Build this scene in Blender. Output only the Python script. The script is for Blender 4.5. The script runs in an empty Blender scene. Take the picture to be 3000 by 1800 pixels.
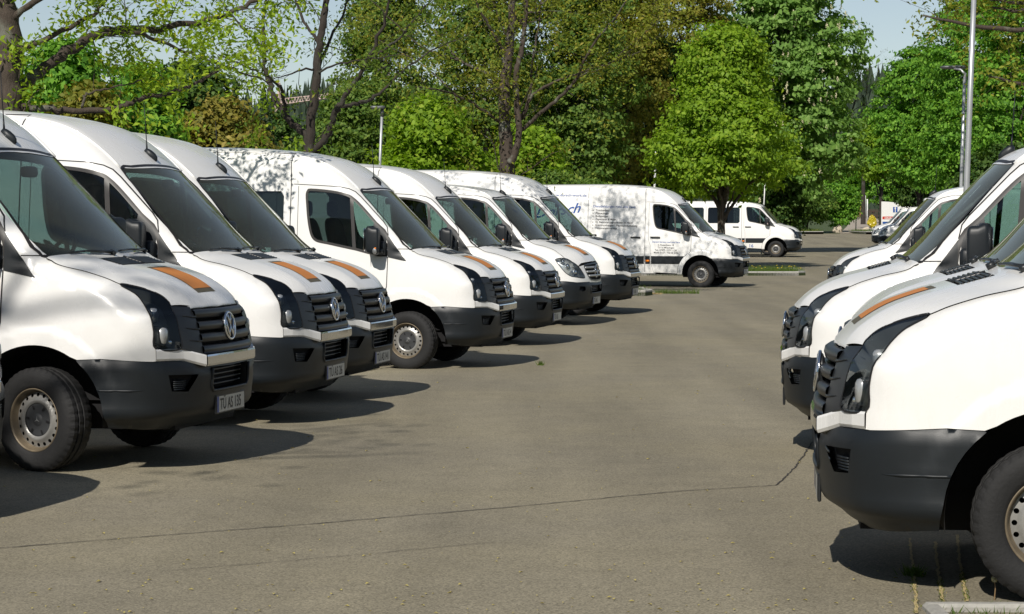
import bpy, math, random
import numpy as np
from mathutils import Vector, Matrix
from mathutils.geometry import delaunay_2d_cdt

random.seed(7)
RNG = np.random.default_rng(7)
scene = bpy.context.scene
COL = scene.collection

# ------------------------------------------------------------------ camera
CAM_H = 1.754
cam_data = bpy.data.cameras.new('camera')
cam_data.sensor_width = 36.0
cam_data.lens = 36.0 * 6500 / 3000
cam_data.clip_start = 0.1
cam_data.clip_end = 3000
cam = bpy.data.objects.new('camera', cam_data)
COL.objects.link(cam)
cam.location = (0, 0, CAM_H)
cam.rotation_euler = (math.pi / 2 - 0.04, 0.001, 0)
scene.camera = cam

# ------------------------------------------------------------------ light
SUN_FROM = Vector((-0.38, -1.19, 1.02)).normalized()      # towards the sun
SUN_EL = math.asin(SUN_FROM.z)
SUN_AZ = math.atan2(SUN_FROM.x, SUN_FROM.y)               # from +Y towards +X
world = bpy.data.worlds.new('World')
scene.world = world
world.use_nodes = True
wn = world.node_tree
wn.nodes.clear()
w_out = wn.nodes.new('ShaderNodeOutputWorld')
w_bg = wn.nodes.new('ShaderNodeBackground')
w_sky = wn.nodes.new('ShaderNodeTexSky')
w_sky.sky_type = 'NISHITA'
w_sky.sun_disc = False
w_sky.sun_elevation = SUN_EL
w_sky.sun_rotation = SUN_AZ
w_sky.air_density = 1.0
w_sky.dust_density = 0.15
w_sky.altitude = 900
w_sky.ozone_density = 1.0
w_bg.inputs['Strength'].default_value = 0.074
w_hs = wn.nodes.new('ShaderNodeHueSaturation')          # thin high haze: a paler, greyer blue
w_hs.inputs['Saturation'].default_value = 0.78
wn.links.new(w_sky.outputs[0], w_hs.inputs['Color'])
wn.links.new(w_hs.outputs[0], w_bg.inputs[0])
wn.links.new(w_bg.outputs[0], w_out.inputs[0])

sun_d = bpy.data.lights.new('sun', 'SUN')
sun_d.energy = 4.7
sun_d.angle = math.radians(0.53)
sun_d.color = (1.0, 0.945, 0.86)
sun = bpy.data.objects.new('sun', sun_d)
COL.objects.link(sun)
sun.rotation_euler = (-SUN_FROM).to_track_quat('-Z', 'Y').to_euler()

vs = scene.view_settings
vs.view_transform = 'Standard'
vs.look = 'None'
vs.exposure = 0.04
vs.gamma = 1.0
vs.use_curve_mapping = False
scene.cycles.max_bounces = 8
scene.cycles.transparent_max_bounces = 16
scene.cycles.caustics_reflective = False
scene.cycles.caustics_refractive = False

# ------------------------------------------------------------------ helpers
def tag(o, label=None, cat=None, group=None, kind=None):
    if label: o['label'] = label
    if cat: o['category'] = cat
    if group: o['group'] = group
    if kind: o['kind'] = kind
    return o


def empty(name, loc=(0, 0, 0), rz=0.0, scale=1.0):
    o = bpy.data.objects.new(name, None)
    o.empty_display_size = 0.2
    o.location = loc
    o.rotation_euler = (0, 0, rz)
    o.scale = (scale,) * 3 if not hasattr(scale, '__len__') else scale
    COL.objects.link(o)
    return o


def mesh(name, V, F, mat=None, N=None, smooth=True):
    me = bpy.data.meshes.new(name)
    me.from_pydata([tuple(v) for v in np.asarray(V, float).tolist()], [], [tuple(f) for f in F])
    if smooth:
        me.polygons.foreach_set('use_smooth', [True] * len(me.polygons))
    if mat is not None:
        me.materials.append(mat)
    me.update()
    if N is not None:
        me.normals_split_custom_set_from_vertices([tuple(n) for n in np.asarray(N, float).tolist()])
    return me


def fast_mesh(name, V, Q, mat=None, smooth=False):
    """V (n,3), Q (m,k) constant-size faces - quick path for foliage"""
    V = np.ascontiguousarray(V, np.float32)
    Q = np.ascontiguousarray(Q, np.int32)
    me = bpy.data.meshes.new(name)
    me.vertices.add(len(V))
    me.vertices.foreach_set('co', V.ravel())
    m, k = Q.shape
    me.loops.add(m * k)
    me.loops.foreach_set('vertex_index', Q.ravel())
    me.polygons.add(m)
    me.polygons.foreach_set('loop_start', np.arange(0, m * k, k, dtype=np.int32))
    me.polygons.foreach_set('loop_total', np.full(m, k, np.int32))
    if smooth:
        me.polygons.foreach_set('use_smooth', np.ones(m, bool))
    if mat is not None:
        me.materials.append(mat)
    me.update(calc_edges=True)
    return me


def obj(name, me, parent=None, loc=None, rot=None):
    o = bpy.data.objects.new(name, me)
    COL.objects.link(o)
    if parent is not None:
        o.parent = parent
    if loc is not None: o.location = loc
    if rot is not None: o.rotation_euler = rot
    return o


class MB:
    """collects simple shapes into one mesh"""
    def __init__(s):
        s.V = []; s.F = []
    def add(s, V, F):
        k = len(s.V)
        s.V += [tuple(map(float, v)) for v in V]
        s.F += [tuple(i + k for i in f) for f in F]
        return s
    def box(s, a, b, bev=0.0):
        x0, y0, z0 = a; x1, y1, z1 = b
        if bev <= 0:
            V = [(x, y, z) for z in (z0, z1) for y in (y0, y1) for x in (x0, x1)]
            F = [(0, 2, 3, 1), (4, 5, 7, 6), (0, 1, 5, 4), (2, 6, 7, 3), (0, 4, 6, 2), (1, 3, 7, 5)]
            return s.add(V, F)
        c = ((x0 + x1) / 2, (y0 + y1) / 2, (z0 + z1) / 2)
        hx, hy, hz = (x1 - x0) / 2, (y1 - y0) / 2, (z1 - z0) / 2
        V = []
        for sz in (-1, 1):
            for sy in (-1, 1):
                for sx in (-1, 1):
                    V += [(c[0] + sx * (hx - bev), c[1] + sy * (hy - bev), c[2] + sz * hz),
                          (c[0] + sx * (hx - bev), c[1] + sy * hy, c[2] + sz * (hz - bev)),
                          (c[0] + sx * hx, c[1] + sy * (hy - bev), c[2] + sz * (hz - bev))]
        F = hull_faces(V)
        return s.add(V, F)
    def tube(s, pts, rad, n=8, cap=True):
        V, F = tube(pts, rad, n, cap)
        return s.add(V, F)
    def prism(s, poly, z0, z1):
        """vertical prism of a plan polygon"""
        n = len(poly)
        V = [(x, y, z0) for x, y in poly] + [(x, y, z1) for x, y in poly]
        F = [tuple(range(n, 2 * n)), tuple(range(n - 1, -1, -1))] + [(i, (i + 1) % n, n + (i + 1) % n, n + i) for i in range(n)]
        return s.add(V, F)
    def mesh(s, name, mat, smooth=False):
        return mesh(name, s.V, s.F, mat, smooth=smooth)
    def obj(s, name, mat, parent=None, smooth=False):
        return obj(name, s.mesh(name, mat, smooth), parent)


def hull_faces(V):
    import bmesh
    bm = bmesh.new()
    vs_ = [bm.verts.new(v) for v in V]
    bm.verts.index_update()
    bmesh.ops.convex_hull(bm, input=vs_)
    F = [tuple(v.index for v in f.verts) for f in bm.faces]
    bm.free()
    return F


def tube(pts, rad, n=8, cap=True):
    P = np.asarray(pts, float)
    m = len(P)
    R = np.full(m, rad, float) if np.isscalar(rad) else np.asarray(rad, float)
    T = np.gradient(P, axis=0)
    T /= np.linalg.norm(T, axis=1, keepdims=True) + 1e-12
    up = np.array([0, 0, 1.0]) if abs(T[0, 2]) < .9 else np.array([1.0, 0, 0])
    V = []
    u = np.cross(T[0], up); u /= np.linalg.norm(u)
    ang = np.arange(n) * 2 * np.pi / n
    for i in range(m):
        u = u - T[i] * (u @ T[i]); u /= np.linalg.norm(u) + 1e-12
        w = np.cross(T[i], u)
        V.append(P[i] + R[i] * (np.cos(ang)[:, None] * u + np.sin(ang)[:, None] * w))
    V = np.concatenate(V)
    F = []
    for i in range(m - 1):
        for k in range(n):
            a = i * n + k; b = i * n + (k + 1) % n
            F.append((a, b, b + n, a + n))
    if cap:
        F.append(tuple(range(n - 1, -1, -1)))
        F.append(tuple(range((m - 1) * n, m * n)))
    return V, F


def superbox(c, h, p=4.0, nu=20, nv=10):
    """rounded box (superellipsoid)"""
    V = []; F = []
    sg = lambda a: math.copysign(abs(a) ** (2 / p), a)
    for i in range(nv + 1):
        v = -math.pi / 2 + math.pi * i / nv
        for k in range(nu):
            u = 2 * math.pi * k / nu
            V.append((c[0] + h[0] * sg(math.cos(v)) * sg(math.cos(u)), c[1] + h[1] * sg(math.cos(v)) * sg(math.sin(u)), c[2] + h[2] * sg(math.sin(v))))
    for i in range(nv):
        for k in range(nu):
            a = i * nu + k; b = i * nu + (k + 1) % nu
            F.append((a, b, b + nu, a + nu))
    return V, F


def at(u, v, Y):
    """point at distance Y seen at photo position u, v (3000 x 1800)"""
    a = (u - 1500) / 6500.; b = (v - 900) / 6500.
    c, s = math.cos(.04), math.sin(.04)
    d = (a, c - b * s, -s - b * c)
    t = Y / d[1]
    return np.array([d[0] * t, Y, CAM_H + d[2] * t])

# ------------------------------------------------------------------ materials
def new_mat(name):
    m = bpy.data.materials.new(name)
    m.use_nodes = True
    nt = m.node_tree
    return m, nt, nt.nodes['Principled BSDF'], nt.nodes['Material Output']


def nd(nt, typ, **kw):
    n = nt.nodes.new(typ)
    for k, v in kw.items():
        if hasattr(n, k) and k not in n.inputs: setattr(n, k, v)
        else: n.inputs[k].default_value = v
    return n


def simple(name, col, rough=.5, metal=0., coat=0., spec=.5, noise=None, bump=None):
    m, nt, bs, out = new_mat(name)
    bs.inputs['Base Color'].default_value = (*col, 1)
    bs.inputs['Roughness'].default_value = rough
    bs.inputs['Metallic'].default_value = metal
    bs.inputs['Coat Weight'].default_value = coat
    bs.inputs['Specular IOR Level'].default_value = spec
    if noise or bump:
        tc = nd(nt, 'ShaderNodeTexCoord')
    if noise:
        sc, amt = noise
        n = nd(nt, 'ShaderNodeTexNoise', Scale=sc, Detail=6.0, Roughness=.6)
        nt.links.new(tc.outputs['Object'], n.inputs['Vector'])
        mx = nd(nt, 'ShaderNodeMix', data_type='RGBA')
        mx.inputs[6].default_value = (*[c * (1 - amt) for c in col], 1)
        mx.inputs[7].default_value = (*[min(1, c * (1 + amt)) for c in col], 1)
        nt.links.new(n.outputs[0], mx.inputs[0])
        nt.links.new(mx.outputs[2], bs.inputs['Base Color'])
    if bump:
        sc, amt = bump
        n = nd(nt, 'ShaderNodeTexNoise', Scale=sc, Detail=4.0)
        nt.links.new(tc.outputs['Object'], n.inputs['Vector'])
        b = nd(nt, 'ShaderNodeBump', Strength=amt, Distance=.01)
        nt.links.new(n.outputs[0], b.inputs['Height'])
        nt.links.new(b.outputs[0], bs.inputs['Normal'])
    return m


def paint_mat():
    m, nt, bs, out = new_mat('white_paint')
    L = nt.links.new
    tc = nd(nt, 'ShaderNodeTexCoord')
    oi = nd(nt, 'ShaderNodeObjectInfo')
    off = nd(nt, 'ShaderNodeVectorMath', operation='SCALE')
    off.inputs[0].default_value = (17, 31, 13)
    L(oi.outputs['Random'], off.inputs['Scale'])
    add = nd(nt, 'ShaderNodeVectorMath', operation='ADD')
    L(tc.outputs['Object'], add.inputs[0]); L(off.outputs[0], add.inputs[1])
    n1 = nd(nt, 'ShaderNodeTexNoise', Scale=1.6, Detail=5.0, Roughness=.65)
    mp = nd(nt, 'ShaderNodeMapping'); mp.inputs['Scale'].default_value = (1.5, 3.5, .35)
    L(add.outputs[0], mp.inputs[0])
    n2 = nd(nt, 'ShaderNodeTexNoise', Scale=4.0, Detail=5.0, Roughness=.7)
    L(add.outputs[0], n1.inputs[0]); L(mp.outputs[0], n2.inputs[0])
    # road dirt gathers low on the body
    sp = nd(nt, 'ShaderNodeSeparateXYZ'); L(tc.outputs['Object'], sp.inputs[0])
    low = nd(nt, 'ShaderNodeMapRange'); L(sp.outputs[2], low.inputs[0])
    low.inputs[1].default_value = .75; low.inputs[2].default_value = .3; low.inputs[3].default_value = 0; low.inputs[4].default_value = .5
    r1 = nd(nt, 'ShaderNodeMapRange'); L(n1.outputs[0], r1.inputs[0])
    r1.inputs[1].default_value = .45; r1.inputs[2].default_value = .8; r1.inputs[3].default_value = 0; r1.inputs[4].default_value = .22
    r2 = nd(nt, 'ShaderNodeMapRange'); L(n2.outputs[0], r2.inputs[0])
    r2.inputs[1].default_value = .5; r2.inputs[2].default_value = .8; r2.inputs[3].default_value = 0; r2.inputs[4].default_value = .22
    # pollen settles on upward faces
    ge = nd(nt, 'ShaderNodeNewGeometry'); sn = nd(nt, 'ShaderNodeSeparateXYZ'); L(ge.outputs['Normal'], sn.inputs[0])
    upm = nd(nt, 'ShaderNodeMapRange'); L(sn.outputs[2], upm.inputs[0])
    upm.inputs[1].default_value = .55; upm.inputs[2].default_value = .95; upm.inputs[3].default_value = 0; upm.inputs[4].default_value = .07
    m1 = nd(nt, 'ShaderNodeMath', operation='MAXIMUM'); L(r1.outputs[0], m1.inputs[0]); L(r2.outputs[0], m1.inputs[1])
    m2 = nd(nt, 'ShaderNodeMath', operation='MULTIPLY'); L(low.outputs[0], m2.inputs[0]); L(n1.outputs[0], m2.inputs[1])
    m3 = nd(nt, 'ShaderNodeMath', operation='ADD'); L(m1.outputs[0], m3.inputs[0]); L(m2.outputs[0], m3.inputs[1])
    mx = nd(nt, 'ShaderNodeMix', data_type='RGBA')
    mx.inputs[6].default_value = (.79, .785, .77, 1); mx.inputs[7].default_value = (.50, .48, .41, 1)
    L(m3.outputs[0], mx.inputs[0])
    n3 = nd(nt, 'ShaderNodeTexNoise', Scale=9.0, Detail=5.0); L(mp.outputs[0], n3.inputs[0])
    pm = nd(nt, 'ShaderNodeMath', operation='MULTIPLY'); L(upm.outputs[0], pm.inputs[0]); L(n3.outputs[0], pm.inputs[1])
    pm2 = nd(nt, 'ShaderNodeMath', operation='MULTIPLY'); L(pm.outputs[0], pm2.inputs[0]); pm2.inputs[1].default_value = 1.9
    my = nd(nt, 'ShaderNodeMix', data_type='RGBA'); my.inputs[7].default_value = (.40, .39, .24, 1)
    L(pm2.outputs[0], my.inputs[0]); L(mx.outputs[2], my.inputs[6])
    L(my.outputs[2], bs.inputs['Base Color'])
    rr = nd(nt, 'ShaderNodeMapRange'); L(m3.outputs[0], rr.inputs[0])
    rr.inputs[1].default_value = 0; rr.inputs[2].default_value = .4; rr.inputs[3].default_value = .26; rr.inputs[4].default_value = .55
    L(rr.outputs[0], bs.inputs['Roughness'])
    bs.inputs['Coat Weight'].default_value = .35
    bs.inputs['Coat Roughness'].default_value = .08
    return m


def glass_mat(name, tint, dust=0.0, ior=1.5, dustcol=(.34, .33, .17)):
    """thin pane: tinted see-through with mirror reflection, and a film of pollen"""
    m, nt, bs, out = new_mat(name)
    L = nt.links.new
    nt.nodes.remove(bs)
    tr = nd(nt, 'ShaderNodeBsdfTransparent'); tr.inputs[0].default_value = (*tint, 1)
    gl = nd(nt, 'ShaderNodeBsdfGlossy', Roughness=.015); gl.inputs[0].default_value = (.95, 1, 1, 1)
    fr = nd(nt, 'ShaderNodeFresnel', IOR=ior)
    mx = nd(nt, 'ShaderNodeMixShader')
    L(fr.outputs[0], mx.inputs[0]); L(tr.outputs[0], mx.inputs[1]); L(gl.outputs[0], mx.inputs[2])
    last = mx.outputs[0]
    if dust > 0:
        tc = nd(nt, 'ShaderNodeTexCoord'); oi = nd(nt, 'ShaderNodeObjectInfo')
        off = nd(nt, 'ShaderNodeVectorMath', operation='SCALE'); off.inputs[0].default_value = (7, 23, 9); L(oi.outputs['Random'], off.inputs['Scale'])
        add = nd(nt, 'ShaderNodeVectorMath', operation='ADD'); L(tc.outputs['Object'], add.inputs[0]); L(off.outputs[0], add.inputs[1])
        mp = nd(nt, 'ShaderNodeMapping'); mp.inputs['Scale'].default_value = (.5, 7., .5); L(add.outputs[0], mp.inputs[0])
        n1 = nd(nt, 'ShaderNodeTexNoise', Scale=2.0, Detail=5.0, Roughness=.6); L(mp.outputs[0], n1.inputs[0])
        n2 = nd(nt, 'ShaderNodeTexNoise', Scale=3.0, Detail=3.0); L(add.outputs[0], n2.inputs[0])
        n4 = nd(nt, 'ShaderNodeTexNoise', Scale=260.0, Detail=2.0); L(add.outputs[0], n4.inputs[0])
        mu = nd(nt, 'ShaderNodeMath', operation='MULTIPLY'); L(n1.outputs[0], mu.inputs[0]); L(n2.outputs[0], mu.inputs[1])
        mu2 = nd(nt, 'ShaderNodeMath', operation='MULTIPLY'); L(mu.outputs[0], mu2.inputs[0]); L(n4.outputs[0], mu2.inputs[1])
        r = nd(nt, 'ShaderNodeMapRange'); L(mu2.outputs[0], r.inputs[0])
        r.inputs[1].default_value = .06; r.inputs[2].default_value = .22; r.inputs[3].default_value = dust * .45; r.inputs[4].default_value = dust
        df = nd(nt, 'ShaderNodeBsdfDiffuse'); df.inputs[0].default_value = (*dustcol, 1)
        f2 = nd(nt, 'ShaderNodeFresnel', IOR=1.5); fm = nd(nt, 'ShaderNodeMath', operation='MULTIPLY_ADD'); fm.inputs[1].default_value = .32; L(f2.outputs[0], fm.inputs[0]); L(r.outputs[0], fm.inputs[2]); fm.use_clamp = True
        m2 = nd(nt, 'ShaderNodeMixShader'); L(fm.outputs[0], m2.inputs[0]); L(last, m2.inputs[1]); L(df.outputs[0], m2.inputs[2])
        last = m2.outputs[0]
    L(last, out.inputs[0])
    return m


def leaf_mat(name, c1, c2, c3=None, trans=.45):
    m, nt, bs, out = new_mat(name)
    L = nt.links.new
    nt.nodes.remove(bs)
    ge = nd(nt, 'ShaderNodeNewGeometry')
    cr = nd(nt, 'ShaderNodeValToRGB')
    cr.color_ramp.elements[0].color = (*c1, 1); cr.color_ramp.elements[1].color = (*c2, 1)
    if c3:
        e = cr.color_ramp.elements.new(.9); e.color = (*c2, 1); cr.color_ramp.elements[2].color = (*c3, 1)
    L(ge.outputs['Random Per Island'], cr.inputs[0])
    df = nd(nt, 'ShaderNodeBsdfDiffuse'); L(cr.outputs[0], df.inputs[0])
    tl = nd(nt, 'ShaderNodeBsdfTranslucent')
    br = nd(nt, 'ShaderNodeMix', data_type='RGBA', blend_type='MULTIPLY'); br.inputs[0].default_value = 1
    br.inputs[7].default_value = (1.3, 1.35, .5, 1); L(cr.outputs[0], br.inputs[6]); L(br.outputs[2], tl.inputs[0])
    mx = nd(nt, 'ShaderNodeMixShader'); mx.inputs[0].default_value = trans
    L(df.outputs[0], mx.inputs[1]); L(tl.outputs[0], mx.inputs[2])
    gl = nd(nt, 'ShaderNodeBsdfGlossy', Roughness=.6); gl.inputs[0].default_value = (.9, 1, .7, 1)
    m2 = nd(nt, 'ShaderNodeMixShader'); m2.inputs[0].default_value = .018
    L(mx.outputs[0], m2.inputs[1]); L(gl.outputs[0], m2.inputs[2])
    L(m2.outputs[0], out.inputs[0])
    return m


def bark_mat(name, c1, c2, lichen=(.30, .32, .26)):
    m, nt, bs, out = new_mat(name)
    L = nt.links.new
    tc = nd(nt, 'ShaderNodeTexCoord')
    mp = nd(nt, 'ShaderNodeMapping'); mp.inputs['Scale'].default_value = (9, 9, 1.6); L(tc.outputs['Object'], mp.inputs[0])
    n = nd(nt, 'ShaderNodeTexNoise', Scale=2.5, Detail=8.0, Roughness=.7); L(mp.outputs[0], n.inputs[0])
    n2 = nd(nt, 'ShaderNodeTexNoise', Scale=4.0, Detail=4.0); L(tc.outputs['Object'], n2.inputs[0])
    mx = nd(nt, 'ShaderNodeMix', data_type='RGBA'); mx.inputs[6].default_value = (*c1, 1); mx.inputs[7].default_value = (*c2, 1)
    L(n.outputs[0], mx.inputs[0])
    r = nd(nt, 'ShaderNodeMapRange'); r.inputs[1].default_value = .56; r.inputs[2].default_value = .68; L(n2.outputs[0], r.inputs[0])
    r.inputs[4].default_value = .6
    my = nd(nt, 'ShaderNodeMix', data_type='RGBA'); my.inputs[7].default_value = (*lichen, 1)
    L(r.outputs[0], my.inputs[0]); L(mx.outputs[2], my.inputs[6]); L(my.outputs[2], bs.inputs['Base Color'])
    b = nd(nt, 'ShaderNodeBump', Strength=.9, Distance=.03); L(n.outputs[0], b.inputs['Height']); L(b.outputs[0], bs.inputs['Normal'])
    bs.inputs['Roughness'].default_value = .9
    return m


M = {}
M['paint'] = paint_mat()
M['glass'] = glass_mat('side_glass', (.34, .47, .43))
M['screen'] = glass_mat('windscreen_glass', (.24, .34, .35), dust=.045)
M['dark_glass'] = glass_mat('dark_rear_glass', (.12, .15, .15))
M['lens'] = glass_mat('lamp_lens', (.85, .88, .88), ior=1.4)
M['lens_clear'] = glass_mat('clear_lamp_lens', (.92, .94, .94), ior=1.35)
M['plastic'] = simple('dark_plastic', (.010, .013, .016), .44, spec=.38, noise=(3.0, .25), bump=(220, .04))
M['grille'] = simple('grille_plastic', (.016, .018, .020), .38)
M['rubber'] = simple('gap_rubber', (.008, .008, .009), .7)
M['seal'] = simple('window_seal', (.020, .018, .017), .45)
M['void'] = simple('dark_cavity', (.004, .004, .005), .9)
M['chrome'] = simple('chrome', (.75, .76, .78), .08, metal=1.)
M['silver'] = simple('lamp_silver', (.72, .74, .75), .22, metal=.6)
M['satin'] = simple('satin_silver', (.42, .43, .44), .35, metal=.7)
M['bowl'] = simple('lamp_bowl_grey', (.075, .08, .08), .35)
M['lampgrey'] = simple('lamp_grey', (.42, .43, .43), .28, metal=.5)
M['tyre'] = simple('tyre_rubber', (.010, .010, .0105), .78, noise=(6., .35), bump=(60, .25))
M['steel'] = simple('wheel_steel', (.30, .295, .28), .38, metal=.45, noise=(9., .3))
M['rust'] = simple('rusty_rim_edge', (.17, .135, .09), .5, metal=.3, noise=(14., .6))
M['hubcap'] = simple('hub_plastic', (.035, .037, .040), .5)
M['interior'] = simple('cab_interior', (.030, .032, .035), .7)
M['seat'] = simple('seat_cloth', (.035, .040, .050), .9, noise=(8., .3))
M['lining'] = simple('cab_lining', (.22, .22, .21), .8)
M['sticker'] = simple('orange_sticker', (.56, .20, .03), .5, noise=(5., .12))
M['sticker_dark'] = simple('sticker_border', (.10, .085, .05), .6)
M['plate'] = simple('plate_white', (.50, .50, .47), .4)
M['plate_blue'] = simple('plate_blue', (.01, .05, .28), .4)
M['ink'] = simple('black_ink', (.012, .012, .014), .5)
M['ink_blue'] = simple('blue_ink', (.015, .075, .30), .45)
M['ink_light'] = simple('light_blue_ink', (.10, .35, .66), .45)
M['ink_green'] = simple('dark_green_ink', (.02, .08, .075), .45)
M['badge_green'] = simple('green_badge', (.01, .22, .14), .4)
M['badge_white'] = simple('badge_white', (.7, .72, .70), .5)
M['orange'] = simple('orange_lens', (.75, .20, .01), .2)
M['white_plain'] = simple('white_panel', (.74, .74, .72), .45, noise=(2., .06))
M['red'] = simple('red_panel', (.50, .030, .015), .45)
M['galv'] = simple('galvanised_steel', (.46, .47, .48), .42, metal=.55, noise=(5., .22))
M['galv_dark'] = simple('lamp_housing', (.10, .105, .11), .45, metal=.3)
M['granite'] = simple('granite_kerb', (.33, .32, .29), .85, noise=(22., .35), bump=(60, .5))
M['stone'] = simple('pale_boulder', (.50, .43, .33), .9, noise=(5., .35), bump=(12, .6))
M['bag'] = simple('yellow_bag', (.42, .33, .015), .35, noise=(9., .4), bump=(18, .8))
# ------------------------------------------------------------------ poses of the vans (front axle x, y, heading, ground height)
POSE = dict(v0=(-4.0, 12.35, -.24, .075), v1=(-2.942, 15.662, -.238, .066), v2=(-2.501, 19.21, -.207, .034), v3=(-2.258, 22.021, -.218, -.016),
            v4=(-1.04, 27.412, -.229, -.055), v5=(-.316, 32.826, -.236, -.10), v6=(.475, 38.236, -.263, -.057), v7=(1.331, 41.703, -.259, -.025),
            v8=(5.151, 58.249, -.304, -.048), v9=(11.559, 96.436, -.226, .069), v10=(11.75, 101.0, -.226, .09),
            ra=(2.468, 10.55, 3.029, .074), ra2=(3.019, 13.6, 3.02, .04), rb=(3.077, 16.834, 3.011, -.001), rd=(6.101, 35.708, 3.025, -.098))
_pp = np.array([(p[0], p[1], p[3]) for p in POSE.values()])
_d = np.sqrt(((_pp[:, None, :2] - _pp[None, :, :2]) ** 2).sum(-1))
_ker = lambda d: np.exp(-(d / 7.0) ** 1.0)
_wt = np.linalg.solve(_ker(_d) + 1e-3 * np.eye(len(_pp)), _pp[:, 2])


def G(x, y):
    """gentle fall of the ground"""
    x = np.asarray(x, float); y = np.asarray(y, float)
    d = np.sqrt((x[..., None] - _pp[:, 0]) ** 2 + (y[..., None] - _pp[:, 1]) ** 2)
    r = np.maximum(y - 132, 0)
    return (_ker(d) * _wt).sum(-1) + .0135 * r * np.clip(r / 12, 0, 1) * np.where(r < 140, 1, 140 / np.maximum(r, 1))


def mp2_in(nt, tc, L):
    m = nd(nt, 'ShaderNodeMapping'); m.inputs['Scale'].default_value = (1.6, .45, 1); m.inputs['Rotation'].default_value = (0, 0, -.13); L(tc.outputs['Object'], m.inputs[0])
    return m.outputs[0]


def asphalt_mat():
    m, nt, bs, out = new_mat('worn_asphalt')
    L = nt.links.new
    tc = nd(nt, 'ShaderNodeTexCoord')
    agg = nd(nt, 'ShaderNodeTexVoronoi', Scale=115.0); L(tc.outputs['Object'], agg.inputs[0])
    n1 = nd(nt, 'ShaderNodeTexNoise', Scale=130.0, Detail=3.0, Roughness=.7); L(tc.outputs['Object'], n1.inputs[0])
    n2 = nd(nt, 'ShaderNodeTexNoise', Scale=.35, Detail=4.0, Roughness=.6); L(tc.outputs['Object'], n2.inputs[0])
    mp = nd(nt, 'ShaderNodeMapping'); mp.inputs['Scale'].default_value = (1.1, .10, 1); mp.inputs['Rotation'].default_value = (0, 0, -.13)
    L(tc.outputs['Object'], mp.inputs[0])
    n3 = nd(nt, 'ShaderNodeTexNoise', Scale=.9, Detail=3.0); L(mp.outputs[0], n3.inputs[0])
    n4 = nd(nt, 'ShaderNodeTexNoise', Scale=2.2, Detail=6.0, Roughness=.7); L(tc.outputs['Object'], n4.inputs[0])
    cr = nd(nt, 'ShaderNodeValToRGB')
    cr.color_ramp.elements[0].position = .2; cr.color_ramp.elements[0].color = (.105, .095, .074, 1)
    cr.color_ramp.elements[1].position = .85; cr.color_ramp.elements[1].color = (.375, .34, .268, 1)
    mx = nd(nt, 'ShaderNodeMix', data_type='RGBA'); mx.inputs[0].default_value = .55
    L(agg.outputs['Color'], mx.inputs[6]); L(n1.outputs['Color'], mx.inputs[7])
    bw = nd(nt, 'ShaderNodeRGBToBW'); L(mx.outputs[2], bw.inputs[0]); L(bw.outputs[0], cr.inputs[0])
    # wheel tracks along the lane and broad patches of dust
    tr = nd(nt, 'ShaderNodeMapRange'); L(n3.outputs[0], tr.inputs[0]); tr.inputs[1].default_value = .35; tr.inputs[2].default_value = .65; tr.inputs[3].default_value = .87; tr.inputs[4].default_value = 1.12
    pt = nd(nt, 'ShaderNodeMapRange'); L(n2.outputs[0], pt.inputs[0]); pt.inputs[1].default_value = .3; pt.inputs[2].default_value = .7; pt.inputs[3].default_value = .92; pt.inputs[4].default_value = 1.07
    p4 = nd(nt, 'ShaderNodeMapRange'); L(n4.outputs[0], p4.inputs[0]); p4.inputs[1].default_value = .3; p4.inputs[2].default_value = .7; p4.inputs[3].default_value = .9; p4.inputs[4].default_value = 1.08
    a = nd(nt, 'ShaderNodeMath', operation='MULTIPLY'); L(tr.outputs[0], a.inputs[0]); L(pt.outputs[0], a.inputs[1])
    a2 = nd(nt, 'ShaderNodeMath', operation='MULTIPLY'); L(a.outputs[0], a2.inputs[0]); L(p4.outputs[0], a2.inputs[1])
    sc = nd(nt, 'ShaderNodeVectorMath', operation='SCALE'); L(cr.outputs[0], sc.inputs[0]); L(a2.outputs[0], sc.inputs['Scale'])
    # old oil spots and scuffs
    n5 = nd(nt, 'ShaderNodeTexNoise', Scale=1.3, Detail=7.0, Roughness=.75); L(mp2_in(nt, tc, L), n5.inputs[0])
    st = nd(nt, 'ShaderNodeMapRange'); L(n5.outputs[0], st.inputs[0]); st.inputs[1].default_value = .60; st.inputs[2].default_value = .74; st.inputs[3].default_value = 1.0; st.inputs[4].default_value = .84
    a3 = nd(nt, 'ShaderNodeMath', operation='MULTIPLY'); L(a2.outputs[0], a3.inputs[0]); L(st.outputs[0], a3.inputs[1]); L(a3.outputs[0], sc.inputs['Scale'])
    # olive moss tint in the patches
    tint = nd(nt, 'ShaderNodeMix', data_type='RGBA', blend_type='MULTIPLY'); tint.inputs[7].default_value = (1.0, .97, .80, 1)
    L(n2.outputs[0], tint.inputs[0]); L(sc.outputs[0], tint.inputs[6])
    L(tint.outputs[2], bs.inputs['Base Color'])
    bs.inputs['Roughness'].default_value = .9
    bs.inputs['Specular IOR Level'].default_value = .25
    b = nd(nt, 'ShaderNodeBump', Strength=.35, Distance=.005); L(bw.outputs[0], b.inputs['Height']); L(b.outputs[0], bs.inputs['Normal'])
    return m


def grass_ground_mat():
    return simple('turf', (.05, .075, .018), .95, noise=(3., .4), bump=(30, .6))


M['asphalt'] = asphalt_mat()
M['turf'] = grass_ground_mat()
M['path'] = simple('pale_path', (.36, .31, .25), .95, noise=(1.2, .2), bump=(50, .3))
M['joint'] = simple('asphalt_joint', (.035, .032, .028), .95, noise=(40., .5))
M['dust'] = simple('dry_straw', (.42, .33, .16), .95, noise=(20., .4))
M['weed'] = leaf_mat('weed_leaves', (.05, .09, .015), (.20, .20, .05), (.45, .36, .12), .3)
M['grassblade'] = leaf_mat('grass_blades', (.05, .10, .015), (.11, .17, .03), (.26, .24, .09), .35)


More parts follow.
